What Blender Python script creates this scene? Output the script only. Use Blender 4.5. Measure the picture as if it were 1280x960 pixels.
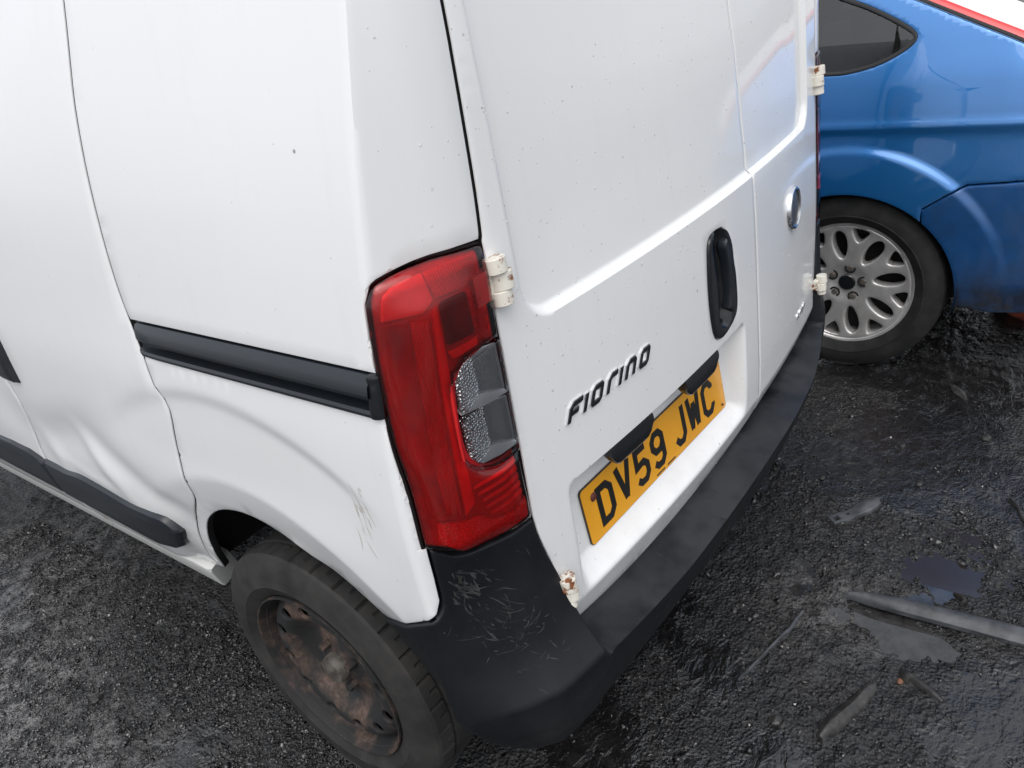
import bpy, math, random
import numpy as np
from mathutils import Matrix, Vector
from mathutils.geometry import delaunay_2d_cdt
R = math.radians
random.seed(7); rng = np.random.default_rng(7)
for o in list(bpy.data.objects): bpy.data.objects.remove(o)
SC = bpy.context.scene; COL = SC.collection

# ------------------------------------------------------------------ camera
cam = bpy.data.cameras.new('camera'); cam.sensor_fit = 'HORIZONTAL'; cam.sensor_width = 36
cam.lens = 36*964.58/1280; cam.clip_start = .02; cam.clip_end = 600
CO = bpy.data.objects.new('camera', cam); COL.objects.link(CO); SC.camera = CO
def look(loc, yaw, pitch, roll):
    cy, sy, cp, sp = math.cos(yaw), math.sin(yaw), math.cos(pitch), math.sin(pitch)
    f = Vector((sy*cp, cy*cp, -sp)); r = Vector((cy, -sy, 0)); u = r.cross(f)
    cr, sr = math.cos(roll), math.sin(roll)
    r2 = cr*r+sr*u; u2 = -sr*r+cr*u
    m = Matrix((r2, u2, -f)).transposed().to_4x4(); m.translation = loc
    return m
CO.matrix_world = look((-1.357, -.582, 1.418), .865, .481, -.176)

# ------------------------------------------------------------------ sky, sun, exposure
SUN_EL, SUN_AZ = R(58), R(-122)           # azimuth from +Y towards +X: the bright part of the cloud is behind the camera's left shoulder
wd = bpy.data.worlds.new('World'); SC.world = wd; wd.use_nodes = True
nt = wd.node_tree; bg = nt.nodes['Background']
sky = nt.nodes.new('ShaderNodeTexSky'); sky.sky_type = 'NISHITA'; sky.sun_disc = False
sky.sun_elevation = SUN_EL; sky.sun_rotation = SUN_AZ; sky.air_density = 1.0; sky.dust_density = 6.0; sky.ozone_density = 1.0
hs = nt.nodes.new('ShaderNodeHueSaturation'); hs.inputs['Saturation'].default_value = .4
cl_ = nt.nodes.new('ShaderNodeMix'); cl_.data_type = 'RGBA'; cl_.inputs[0].default_value = .55; cl_.inputs[7].default_value = (5.4, 5.7, 6.1, 1)     # even cloud cover
nt.links.new(sky.outputs[0], hs.inputs['Color']); nt.links.new(hs.outputs[0], cl_.inputs[6]); nt.links.new(cl_.outputs[2], bg.inputs[0])
bg.inputs[1].default_value = .12
sl = bpy.data.lights.new('sun', 'SUN'); sl.energy = .5; sl.angle = R(60); sl.color = (1, .985, .96)
SO = bpy.data.objects.new('sun', sl); COL.objects.link(SO)
sd_ = Vector((math.sin(SUN_AZ)*math.cos(SUN_EL), math.cos(SUN_AZ)*math.cos(SUN_EL), math.sin(SUN_EL)))
SO.rotation_euler = sd_.to_track_quat('Z', 'Y').to_euler()
vs = SC.view_settings; vs.view_transform = 'Standard'; vs.look = 'None'; vs.gamma = 1; vs.exposure = .80; vs.use_curve_mapping = False

# ------------------------------------------------------------------ material helpers
MATS = {}
class MatB:
    def __init__(s, name, **kw):
        s.m = bpy.data.materials.new(name); s.m.use_nodes = True; s.nt = s.m.node_tree
        s.b = s.nt.nodes['Principled BSDF']; MATS[name] = s.m
        s.tc = None
        for k, v in kw.items(): s.set(k, v)
    def set(s, k, v):
        k = dict(col='Base Color', rough='Roughness', metal='Metallic', coat='Coat Weight', coatr='Coat Roughness', spec='Specular IOR Level', ior='IOR', trans='Transmission Weight', sheen='Sheen Weight').get(k, k)
        if isinstance(v, (tuple, list)) and len(v) == 3: v = (*v, 1)
        if hasattr(v, 'is_output'): s.nt.links.new(v, s.b.inputs[k])
        else: s.b.inputs[k].default_value = v
    def n(s, t, **kw):
        x = s.nt.nodes.new('ShaderNode'+t)
        for k, v in kw.items():
            if k in x.inputs:
                if hasattr(v, 'is_output'): s.nt.links.new(v, x.inputs[k])
                else: x.inputs[k].default_value = v
            else: setattr(x, k, v)
        return x
    def co(s):
        if not s.tc: s.tc = s.n('TexCoord').outputs['Object']
        return s.tc
    def noise(s, scale, detail=4, rough=.55, vec=None, dist=0):
        x = s.n('TexNoise', Scale=scale, Detail=detail, Roughness=rough, Distortion=dist)
        s.nt.links.new(vec or s.co(), x.inputs['Vector']); return x.outputs['Fac']
    def voro(s, scale, feature='F1', rnd=1, vec=None):
        x = s.n('TexVoronoi', Scale=scale, Randomness=rnd); x.feature = feature
        s.nt.links.new(vec or s.co(), x.inputs['Vector']); return x
    def ramp(s, fac, stops, interp='LINEAR'):
        x = s.n('ValToRGB'); s.nt.links.new(fac, x.inputs[0]); e = x.color_ramp.elements; x.color_ramp.interpolation = interp
        while len(e) < len(stops): e.new(.5)
        for q, (p, c) in zip(e, stops):
            q.position = p; q.color = (c, c, c, 1) if isinstance(c, (int, float)) else (*c, 1)
        return x.outputs[0]
    def mix(s, fac, a, b, mode='MIX'):
        x = s.n('Mix'); x.data_type = 'RGBA'; x.blend_type = mode
        for i, v in ((0, fac), (6, a), (7, b)):
            if hasattr(v, 'is_output'): s.nt.links.new(v, x.inputs[i])
            else: x.inputs[i].default_value = v if i == 0 else (*v, 1)
        return x.outputs[2]
    def math(s, op, a, b=0):
        x = s.n('Math'); x.operation = op
        for i, v in ((0, a), (1, b)):
            if hasattr(v, 'is_output'): s.nt.links.new(v, x.inputs[i])
            else: x.inputs[i].default_value = v
        return x.outputs[0]
    def scalev(s, v):
        x = s.n('Mapping'); s.nt.links.new(s.co(), x.inputs[0]); x.inputs['Scale'].default_value = v; return x.outputs[0]
    def bump(s, h, strength=.3, dist=.002, prev=None):
        x = s.n('Bump', Strength=strength, Distance=dist); s.nt.links.new(h, x.inputs['Height'])
        if prev: s.nt.links.new(prev, x.inputs['Normal'])
        s.nt.links.new(x.outputs[0], s.b.inputs['Normal']); return x.outputs[0]

# white van paint: grime film, specks, faint orange peel
m = MatB('white_paint', rough=.3, coat=.7, coatr=.07)
g = m.ramp(m.noise(2.3, 2, .5), [(.35, 0), (.85, .5)])
c = m.mix(g, (.79, .795, .80), (.74, .74, .725))
st = m.ramp(m.noise(1, 5, .65, m.scalev((30, 30, 1.6))), [(.55, 0), (.88, .20)])
c = m.mix(st, c, (.62, .615, .60))
zz = m.n('SeparateXYZ', Vector=m.co()).outputs['Z']
low = m.math('MULTIPLY', m.ramp(zz, [(.42, .38), (.66, 0)]), m.ramp(m.noise(16, 6, .7), [(.42, 0), (.70, 1)]))
c = m.mix(low, c, (.50, .49, .47))
v = m.voro(13); sp = m.ramp(v.outputs['Distance'], [(.024, 1), (.040, 0)])
pick = m.ramp(m.n('SeparateColor', Color=v.outputs['Color']).outputs[0], [(.72, 0), (.73, 1)])
c = m.mix(m.math('MULTIPLY', m.math('MULTIPLY', sp, pick), .75), c, (.09, .085, .08))
v = m.voro(40); sp = m.ramp(v.outputs['Distance'], [(.03, 1), (.06, 0)])
pick = m.ramp(m.n('SeparateColor', Color=v.outputs['Color']).outputs[1], [(.82, 0), (.83, 1)])
c = m.mix(m.math('MULTIPLY', m.math('MULTIPLY', sp, pick), .5), c, (.2, .19, .18))
m.set('col', c); m.set('rough', m.ramp(m.noise(7, 2), [(.3, .28), (.8, .38)]))
m.bump(m.noise(60, 2), .05, .001)
# white paint rusting (hinges, sill)
m = MatB('rusty_white', rough=.5)
rm = m.ramp(m.noise(38, 5, .6), [(.56, 0), (.62, 1)])
rc = m.ramp(m.noise(140, 4), [(.3, (.10, .028, .012)), (.6, (.26, .09, .03)), (.8, (.42, .22, .09))])
m.set('col', m.mix(rm, (.72, .69, .61), rc)); m.set('rough', m.mix(rm, (.35, .35, .35), (.9, .9, .9))); m.bump(m.noise(120, 4), .3, .001)
m = MatB('rusty_sill', rough=.5)
rm = m.ramp(m.noise(9, 6, .7), [(.60, 0), (.68, 1)])
m.set('col', m.mix(rm, (.62, .62, .60), m.ramp(m.noise(70, 4), [(.3, (.09, .03, .015)), (.7, (.33, .14, .05))]))); m.bump(m.noise(90, 4), .3, .001)
# black textured bumper plastic with pale scuffs
m = MatB('bumper_plastic', spec=.32)
dust = m.ramp(m.noise(5, 6, .65), [(.4, 0), (.8, .5)])
c = m.mix(dust, (.0055, .0065, .0085), (.015, .0165, .019))
up = m.ramp(m.n('SeparateXYZ', Vector=m.n('NewGeometry').outputs['Normal']).outputs['Z'], [(.55, 0), (.85, 1)])      # road dust lies on the step, washed off in patches
wet = m.ramp(m.noise(7, 6, .65), [(.40, 0), (.60, 1)])
c = m.mix(m.math('MULTIPLY', m.math('MULTIPLY', up, wet), .65), c, (.036, .038, .042))
m.set('col', c); m.set('rough', m.mix(m.math('MULTIPLY', up, wet), m.ramp(m.noise(6, 5, .6), [(.40, .25), (.55, .48)]), (.62, .62, .62)))
m.bump(m.noise(700, 2), .25, .0006)
m = MatB('scratch_pale', rough=.7); m.set('col', m.ramp(m.noise(60, 3), [(.38, (.010, .010, .011)), (.72, (.055, .055, .053))]))
m = MatB('scratch_brown', col=(.38, .33, .26), rough=.8)
m = MatB('trim_plastic', col=(.013, .017, .022), rough=.34); m.bump(m.noise(500, 2), .12, .0005)
m = MatB('black_gloss', col=(.008, .009, .011), rough=.2)
m = MatB('gap_black', col=(.004, .004, .004), rough=.9)
m = MatB('seal_gap_shade', col=(.008, .008, .009), rough=.6)  # rubber seals, and panel edges blackened as the shade in door gaps
m = MatB('liner_black', rough=.85); m.set('col', m.ramp(m.noise(8, 4), [(.3, (.005, .005, .005)), (.8, (.02, .018, .016))]))
m = MatB('chrome', col=(.75, .76, .78), metal=1, rough=.10)
m = MatB('badge_face', col=(.16, .16, .165), metal=.6, rough=.32)
# number plate
m = MatB('plate_yellow', rough=.28, coat=.5)
m.set('col', m.mix(m.ramp(m.noise(18, 5), [(.4, 0), (.8, .6)]), (.80, .36, .012), (.66, .28, .014)))
m = MatB('plate_ink', col=(.008, .008, .008), rough=.3)
m = MatB('plate_edge', col=(.03, .022, .01), rough=.5)
m = MatB('screw_red', col=(.10, .018, .012), rough=.5)
# tyre
m = MatB('tyre_rubber', rough=.7, spec=.3)
d = m.ramp(m.noise(14, 6, .65), [(.35, 0), (.75, 1)])
m.set('col', m.mix(d, (.017, .017, .0175), (.046, .043, .040))); m.bump(m.noise(240, 3), .25, .001)
m = MatB('tyre_dark', rough=.75, spec=.3)
m.set('col', m.mix(m.ramp(m.noise(20, 5), [(.4, 0), (.8, 1)]), (.012, .012, .012), (.03, .029, .028))); m.bump(m.noise(240, 3), .2, .001)
m = MatB('rust_steel', rough=.75)
a = m.ramp(m.noise(11, 5, .6), [(.47, 0), (.62, 1)])
rc = m.ramp(m.noise(70, 6, .7), [(.32, (.030, .018, .013)), (.52, (.075, .048, .037)), (.72, (.145, .10, .08))])
m.set('col', m.mix(a, (.012, .0125, .013), rc)); m.bump(m.noise(160, 5), .5, .0012)
m = MatB('hub_grey', rough=.6); m.set('col', m.ramp(m.noise(50, 4), [(.3, (.03, .026, .022)), (.7, (.13, .115, .10))]))
# lamp lens: tinted thin plastic over real chambers
def lens(name, tint, g, dif=None, ior=1.5):
    mb = MatB(name); nt = mb.nt; out = nt.nodes['Material Output']; nt.nodes.remove(mb.b)
    tr = nt.nodes.new('ShaderNodeBsdfTransparent'); tr.inputs[0].default_value = (*tint, 1)
    gl = nt.nodes.new('ShaderNodeBsdfGlossy'); gl.inputs['Roughness'].default_value = g
    fr = nt.nodes.new('ShaderNodeFresnel'); fr.inputs[0].default_value = ior
    mx = nt.nodes.new('ShaderNodeMixShader')
    base = tr
    if dif:
        df = nt.nodes.new('ShaderNodeBsdfDiffuse'); df.inputs[0].default_value = (*dif[0], 1); m2 = nt.nodes.new('ShaderNodeMixShader'); m2.inputs[0].default_value = dif[1]
        nt.links.new(tr.outputs[0], m2.inputs[1]); nt.links.new(df.outputs[0], m2.inputs[2]); base = m2
    nt.links.new(fr.outputs[0], mx.inputs[0]); nt.links.new(base.outputs[0], mx.inputs[1]); nt.links.new(gl.outputs[0], mx.inputs[2]); nt.links.new(mx.outputs[0], out.inputs[0])
lens('lens_red', (1.0, .26, .28), .03, None, 1.6)
lens('lens_clear', (.72, .74, .76), .05)
lens('water_drop', (.985, .985, .985), .02, ((.95, .95, .95), .30), 1.33)
lens('car_glass', (.62, .66, .67), .02, None, 1.9)
m = MatB('reflector_silver', col=(.50, .50, .51), metal=.85, rough=.22)
m = MatB('reflector_white', col=(.75, .75, .75), rough=.4, metal=.2)
m = MatB('reflector_mid', rough=.45); m.set('col', m.ramp(m.noise(16, 4, .6), [(.35, (.22, .22, .22)), (.7, (.58, .58, .58))]))
m = MatB('reflector_prism', col=(.86, .86, .86), metal=.85, rough=.16); m.bump(m.voro(210, rnd=.6).outputs['Distance'], 1.0, .006)
m = MatB('reflector_dark', col=(.10, .10, .105), rough=.35, metal=.3)
def redm(name, lo, hi, sc_=22, bump=None, rough=.35):
    m = MatB(name, rough=rough); m.set('col', m.ramp(m.noise(sc_, 4, .6), [(.32, lo), (.68, hi)]))
    if bump: m.bump(bump(m), .6, .003)
redm('lamp_red_deep', (.28, .006, .011), (.58, .013, .019), 14)
redm('lamp_red_mid', (.52, .009, .015), (.85, .020, .026), 10, lambda m: m.n('TexWave', Scale=90, Distortion=1.0, Vector=m.co()).outputs['Fac'])
redm('lamp_red_bright', (.70, .012, .016), (.95, .03, .03), 16)
redm('lamp_sheen_pink', (.62, .05, .06), (.85, .12, .13), 12)
redm('lamp_red_dark', (.08, .003, .007), (.19, .006, .011), 20)
redm('lamp_red_rib', (.55, .01, .014), (.90, .03, .03), 30)
m = MatB('reflex_red', col=(.88, .018, .018), rough=.3); m.bump(m.voro(330).outputs['Distance'], .8, .003)
# blue car
m = MatB('blue_paint', rough=.26, metal=.5, coat=1, coatr=.02); m.set('Coat IOR', 1.7)
c = m.mix(m.ramp(m.noise(900, 1), [(.4, 0), (.7, .35)]), (.012, .145, .43), (.04, .25, .58))
v = m.voro(11); sp = m.ramp(v.outputs['Distance'], [(.04, 1), (.06, 0)])
pick = m.ramp(m.n('SeparateColor', Color=v.outputs['Color']).outputs[0], [(.72, 0), (.73, 1)])
m.set('col', m.mix(m.math('MULTIPLY', m.math('MULTIPLY', sp, pick), .8), c, (.02, .025, .04)))
m = MatB('blue_bumper', rough=.36, metal=.35, coat=.8, coatr=.06)
gr = m.ramp(m.noise(6, 6, .7), [(.42, 0), (.8, .8)])
zz = m.n('SeparateXYZ', Vector=m.co()).outputs['Z']; mud = m.math('MULTIPLY', m.ramp(zz, [(.27, 1), (.46, 0)]), m.ramp(m.noise(11, 6, .7), [(.30, .25), (.60, 1)]))
m.set('col', m.mix(mud, m.mix(gr, (.008, .085, .27), (.016, .04, .09)), (.012, .011, .010))); m.set('rough', m.mix(mud, (.36, .36, .36), (.8, .8, .8)))
m = MatB('alloy', metal=.6, rough=.36); m.set('col', m.ramp(m.noise(20, 4), [(.3, (.44, .43, .42)), (.8, (.66, .65, .64))]))
m = MatB('brake_dark', col=(.01, .01, .01), rough=.7)
m = MatB('lamp_red', col=(.62, .018, .02), rough=.15, coat=1)
m = MatB('lamp_white', rough=.2, coat=1); m.set('col', m.mix(m.ramp(m.noise(30, 5), [(.45, 0), (.8, .5)]), (.72, .71, .68), (.5, .47, .42)))
m = MatB('seat_fabric', col=(.02, .02, .022), rough=.9)
m = MatB('window_black', col=(.006, .006, .007), rough=.12)
# ------------------------------------------------------------------ mesh helpers
def tag(o, label=None, cat=None, group=None, kind=None):
    for k, v in (('label', label), ('category', cat), ('group', group), ('kind', kind)):
        if v: o[k] = v
    return o
def empty(name, loc=(0, 0, 0)):
    o = bpy.data.objects.new(name, None); o.location = loc; o.empty_display_size = .1; COL.objects.link(o); return o
def mk(name, V, F, mat, parent=None, smooth=True, sharp=35, mats=None, mi=None):
    me = bpy.data.meshes.new(name); me.from_pydata([tuple(map(float, v)) for v in V], [], [tuple(map(int, f)) for f in F])
    for q in (mats or [mat]): me.materials.append(MATS[q])
    if mi is not None: me.polygons.foreach_set('material_index', mi)
    me.update()
    if smooth:
        me.shade_smooth(); me.set_sharp_from_angle(angle=R(sharp))
    o = bpy.data.objects.new(name, me); COL.objects.link(o)
    if parent: o.parent = parent; o.matrix_parent_inverse = Matrix.Translation(-Vector(parent_origin(parent)))
    return o
def parent_origin(p):
    return p.location if (p.type == 'EMPTY' and not p.parent) else Vector((0, 0, 0))
def node(name, parent):
    o = empty(name); o.parent = parent; o.matrix_parent_inverse = Matrix.Translation(-Vector(parent_origin(parent))); return o
class MB:
    def __init__(s): s.V = []; s.F = []; s.M = []
    def add(s, V, F, mi=0):
        n = len(s.V); s.V += [tuple(map(float, v)) for v in V]; s.F += [tuple(int(i)+n for i in f) for f in F]; s.M += [mi]*len(F); return s
    def box(s, c, h, mi=0, rot=None, bev=0):
        c = Vector(c); V = []
        for z in (-1, 1):
            for x, y in ((-1, -1), (1, -1), (1, 1), (-1, 1)):
                p = Vector((x*h[0], y*h[1], z*h[2]))
                if bev and z > 0: p = Vector((x*(h[0]-bev), y*(h[1]-bev), z*h[2]))
                if rot: p = rot @ p
                V.append(c+p)
        return s.add(V, [(3, 2, 1, 0), (4, 5, 6, 7), (0, 1, 5, 4), (1, 2, 6, 5), (2, 3, 7, 6), (3, 0, 4, 7)], mi)
    def cyl(s, a, b, r, n=20, r2=None, mi=0, cap=True, bev=.12):
        a, b = Vector(a), Vector(b); ax = (b-a); L = ax.length; ax.normalize()
        t = ax.orthogonal().normalized(); u = ax.cross(t); r2 = r if r2 is None else r2
        k = min(bev*r, L*.3); rings = [(0, r-k), (k, r), (L-k, r2), (L, r2-k)]
        V = [a+ax*h+(t*math.cos(2*math.pi*i/n)+u*math.sin(2*math.pi*i/n))*rr for h, rr in rings for i in range(n)]
        F = [(q*n+i, q*n+(i+1) % n, (q+1)*n+(i+1) % n, (q+1)*n+i) for q in range(3) for i in range(n)]
        if cap: F += [tuple(range(n-1, -1, -1)), tuple(range(3*n, 4*n))]
        return s.add(V, F, mi)
    def build(s, name, mat, parent=None, **kw):
        mats = mat if isinstance(mat, list) else None
        return mk(name, s.V, s.F, mat, parent, mats=mats, mi=s.M if mats else None, **kw)
def lathe(prof, c, axis=-1, n=64, closed=False, mod=None):
    """profile of (radius, depth); depth measured outward along axis*X from centre c"""
    V = []; F = []; m = len(prof)
    for i in range(n):
        a = 2*math.pi*i/n
        for j, (r, h) in enumerate(prof):
            if mod: r, h = mod(i, j, r, h)
            V.append((c[0]+axis*h, c[1]+r*math.cos(a), c[2]+r*math.sin(a)))
    mm = m if closed else m-1
    for i in range(n):
        for j in range(mm):
            q = (i*m+j, i*m+(j+1) % m, ((i+1) % n)*m+(j+1) % m, ((i+1) % n)*m+j)
            F.append(q if axis < 0 else q[::-1])
    return V, F
def arch(prof, c, axis, a0=8, a1=172, n=40):
    V = []; F = []; m = len(prof)
    for i in range(n+1):
        a = R(a0+(a1-a0)*i/n)
        for r, h in prof: V.append((c[0]+axis*h, c[1]+r*math.cos(a), c[2]+r*math.sin(a)))
    for i in range(n):
        for j in range(m-1): F.append((i*m+j, i*m+j+1, (i+1)*m+j+1, (i+1)*m+j))
    return V, F
def inpoly(p, poly):
    x, y = p[:, 0], p[:, 1]; a = poly; b = np.roll(poly, -1, 0); ins = np.zeros(len(p), bool)
    for (x0, y0), (x1, y1) in zip(a, b):
        if y0 == y1: continue
        c = ((y0 > y) != (y1 > y)) & (x < (x1-x0)*(y-y0)/(y1-y0)+x0); ins ^= c
    return ins
def pdist(p, poly, closed=True):
    best = np.full(len(p), 1e9); a = poly if closed else poly[:-1]; b = np.roll(poly, -1, 0) if closed else poly[1:]
    for q0, q1 in zip(a, b):
        d = q1-q0; L = d@d
        if L < 1e-14: continue
        t = np.clip(((p-q0)@d)/L, 0, 1); e = p-q0-t[:, None]*d; best = np.minimum(best, (e*e).sum(1))
    return np.sqrt(best)
def resample(pts, step, closed=True):
    pts = [np.array(p, float) for p in pts]; out = []
    n = len(pts)
    for i in range(n if closed else n-1):
        a, b = pts[i], pts[(i+1) % n]; k = max(1, int(math.ceil(np.linalg.norm(b-a)/step)))
        out += [a+(b-a)*j/k for j in range(k)]
    if not closed: out.append(pts[-1])
    return np.array(out)
def curve(pts, step=.01):
    """Catmull-Rom through the points (open)"""
    p = [np.array(q, float) for q in pts]; p = [2*p[0]-p[1]]+p+[2*p[-1]-p[-2]]; out = []
    for i in range(1, len(p)-2):
        k = max(2, int(np.linalg.norm(p[i+1]-p[i])/step))
        for j in range(k):
            t = j/k
            out.append(.5*((2*p[i])+(-p[i-1]+p[i+1])*t+(2*p[i-1]-5*p[i]+4*p[i+1]-p[i+2])*t*t+(-p[i-1]+3*p[i]-3*p[i+1]+p[i+2])*t**3))
    out.append(p[-2]); return [tuple(q) for q in out]
def rbox(s0, s1, z0, z1, r, n=6):
    out = []
    for cx, cz, a0 in ((s1-r, z0+r, -90), (s1-r, z1-r, 0), (s0+r, z1-r, 90), (s0+r, z0+r, 180)):
        out += [(cx+r*math.cos(R(a0+90*k/n)), cz+r*math.sin(R(a0+90*k/n))) for k in range(n+1)]
    return out
def area(p): q = np.roll(p, -1, 0); return .5*np.sum(p[:, 0]*q[:, 1]-q[:, 0]*p[:, 1])
def panel(name, outline, fn, mat, parent=None, disp=None, holes=(), step=.03, edge=.008, er=.003, skirt=.014, skirt_to=None, fine=None, fstep=.004, flip=False, dadd=0., sharp=40, rows=None, excl=None, smat=None):
    """a trimmed sheet: 2-D outline in a surface's own coordinates -> mesh with rolled edges"""
    po = resample(outline, edge)
    if area(po) < 0: po = po[::-1]
    hs = [resample(h, edge) for h in holes]; hs = [h[::-1] if area(h) > 0 else h for h in hs]
    loops = [po]+hs
    def inside(q):
        i = inpoly(q, po)
        for h in hs: i &= ~inpoly(q, h)
        return i
    def dist(q):
        d = pdist(q, po)
        for h in hs: d = np.minimum(d, pdist(q, h))
        return d
    lo, hi = po.min(0), po.max(0); pts = []
    def grid(st):
        gx, gy = np.meshgrid(np.arange(lo[0]+st*.37, hi[0], st), np.arange(lo[1]+st*.41, hi[1], st))
        return np.stack([gx.ravel(), gy.ravel()], 1)
    g = grid(step)
    if fine is not None:
        fg = grid(fstep); fg = fg[fine(fg[:, 0], fg[:, 1])]
        g = g[~fine(g[:, 0], g[:, 1])]; g = np.concatenate([g, fg])
    if excl is not None: g = g[~excl(g[:, 0], g[:, 1])]
    if rows is not None: g = np.concatenate([g, rows])
    g = g[inside(g)]; dg = dist(g); g = g[dg > (er*1.3 if rows is not None else max(er*1.6, min(step, fstep if fine is not None else step)*.45))]
    insets = []
    if er > 0:
        for L in loops:
            t = np.roll(L, -1, 0)-np.roll(L, 1, 0); t /= np.linalg.norm(t, axis=1, keepdims=True)+1e-12
            nrm = np.stack([-t[:, 1], t[:, 0]], 1)
            for k in (.35*er, er):
                q = L+nrm*k; q = q[inside(q)]; q = q[dist(q) > k*.85]; insets.append(q)
    allp = np.concatenate([*loops, *insets, g]); edges = []; b = 0
    for L in loops:
        n = len(L); edges += [(b+i, b+(i+1) % n) for i in range(n)]; b += n
    nb = b
    res = delaunay_2d_cdt([Vector(map(float, p)) for p in allp], edges, [], 0, 1e-7)
    V2 = np.array([tuple(v) for v in res[0]]); T = [tuple(f) for f in res[2]]
    orig = res[3]; back = {}
    for i, o in enumerate(orig):
        for k in o: back[k] = i
    T = np.array([f for f in T if len(f) == 3]); cen = V2[T].mean(1); T = T[inside(cen)]
    a = V2[T]; ar = (a[:, 1, 0]-a[:, 0, 0])*(a[:, 2, 1]-a[:, 0, 1])-(a[:, 2, 0]-a[:, 0, 0])*(a[:, 1, 1]-a[:, 0, 1])
    T = T[np.abs(ar) > 1e-11]; ar = ar[np.abs(ar) > 1e-11]; T[ar < 0] = T[ar < 0][:, ::-1]
    dd = dist(V2); d = (disp(V2[:, 0], V2[:, 1], dd) if disp else np.zeros(len(V2)))+dadd
    d0 = d.copy()
    if er > 0:
        k = np.clip(1-dd/er, 0, 1); d = d-er*(1-np.sqrt(np.clip(1-k*k, 0, 1)))
    V = list(fn(V2[:, 0], V2[:, 1], d)); F = [tuple(t) for t in T]
    if skirt or skirt_to is not None:
        b = 0
        for L in loops:
            n = len(L); idx = [back[b+i] for i in range(n)]; b += n
            p2 = V2[idx]; dk = np.full(n, skirt_to) if skirt_to is not None else d[idx]-skirt
            low = list(fn(p2[:, 0], p2[:, 1], dk)); base = len(V); V += low
            for i in range(n):
                j = (i+1) % n
                if idx[i] != idx[j]: F.append((idx[j], idx[i], base+i, base+j))
    if flip: F = [f[::-1] for f in F]
    if smat: return mk(name, V, F, None, parent, sharp=sharp, mats=[mat, smat], mi=[0]*len(T)+[1]*(len(F)-len(T)))  # smat blackens the edge skirts to paint shade into the panel gaps
    return mk(name, V, F, mat, parent, sharp=sharp)
def sstep(a, b, x): t = np.clip((x-a)/(b-a), 0, 1); return t*t*(3-2*t)
def strokes(polys, width, place, h0, h1, mi, mb, cap=0):
    """thick polylines -> raised strips; place(u,v,h) -> 3-D"""
    split = []
    for pl, closed in polys:
        if closed: split.append((pl, closed)); continue
        cur = [pl[0]]
        for i in range(1, len(pl)):
            cur.append(pl[i])
            if i < len(pl)-1:
                a, b_ = Vector(pl[i])-Vector(pl[i-1]), Vector(pl[i+1])-Vector(pl[i])
                if a.normalized().dot(b_.normalized()) < -.2: split.append((cur, False)); cur = [pl[i]]
        split.append((cur, False))
    for q, (pl, closed) in enumerate(split):
        p = [Vector(a) for a in pl]; n = len(p); Lr = []
        for i in range(n):
            a = p[(i-1) % n] if (closed or i) else None; c = p[(i+1) % n] if (closed or i < n-1) else None
            t1 = (p[i]-a).normalized() if a is not None else None; t2 = (c-p[i]).normalized() if c is not None else None
            t1 = t1 or t2; t2 = t2 or t1
            n1 = Vector((-t1.y, t1.x)); n2 = Vector((-t2.y, t2.x)); mm = (n1+n2)
            mm = mm/max(.35, (1+n1.dot(n2))); Lr.append((p[i]+mm*width/2, p[i]-mm*width/2))
        e = q*.00007; V = []
        for l, r in Lr: V += [place(l.x, l.y, h0), place(l.x, l.y, h1+e), place(r.x, r.y, h1+e), place(r.x, r.y, h0)]
        F = []
        for i in range(n if closed else n-1):
            a, b = 4*i, 4*((i+1) % n)
            F += [(a+1, a+2, b+2, b+1), (a, a+1, b+1, b), (a+2, a+3, b+3, b+2)]
        if not closed: F += [(0, 3, 2, 1), (4*n-4, 4*n-3, 4*n-2, 4*n-1)]
        mb.add(V, F, mi)
def ribbon(name, line, fn, wdt, dep, mat, parent, dfn=None):
    p = np.array(line); t = np.gradient(p, axis=0); t /= np.linalg.norm(t, axis=1, keepdims=True); nr = np.stack([-t[:, 1], t[:, 0]], 1); V = []; F = []; n = len(p)
    for o, d in ((-wdt, dep-.01), (-wdt*.4, dep), (wdt*.4, dep), (wdt, dep-.01)): q = p+nr*o; V += list(fn(q[:, 0], q[:, 1], np.full(n, d)+(dfn(q[:, 0], q[:, 1], None) if dfn else 0)))
    for k in range(3): F += [(k*n+i, k*n+i+1, (k+1)*n+i+1, (k+1)*n+i) for i in range(n-1)]
    return mk(name, V, F, mat, parent)
# ------------------------------------------------------------------ measured body surfaces: P(s,z) runs along the van side, round the corner and across the tail; FP(y,z) is the blue car side
def pch(xs,ys):
    xs=np.array(xs,float); ys=np.array(ys,float); h=np.diff(xs); d=np.diff(ys)/h
    m=np.zeros_like(ys); m[0]=d[0]; m[-1]=d[-1]
    for i in range(1,len(xs)-1):
        m[i]=0 if d[i-1]*d[i]<=0 else 2*d[i-1]*d[i]/(d[i-1]+d[i])
    def f(x):
        x=np.clip(np.asarray(x,float),xs[0],xs[-1]); i=np.clip(np.searchsorted(xs,x)-1,0,len(xs)-2)
        t=(x-xs[i])/h[i]
        return ((1+2*t)*(1-t)**2*ys[i]+t*(1-t)**2*h[i]*m[i]+t*t*(3-2*t)*ys[i+1]+t*t*(t-1)*h[i]*m[i+1])
    return f
W=pch([.22,.33,.42,.5,.6,.66,.75,.9,1.03,1.15,1.28,1.41,1.52,1.62,1.70],[.735,.775,.808,.832,.845,.848,.848,.842,.826,.81,.788,.76,.73,.695,.64])
YR=pch([.2,.57,1.08,1.41,1.6,1.75],[.006,.008,.020,.031,.06,.12])
XC=.66
BOW=pch([.4,.5,.6,.9,1.0,1.2,1.42,1.6],[.036,.042,.045,.045,.043,.034,.016,.010])
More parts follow.
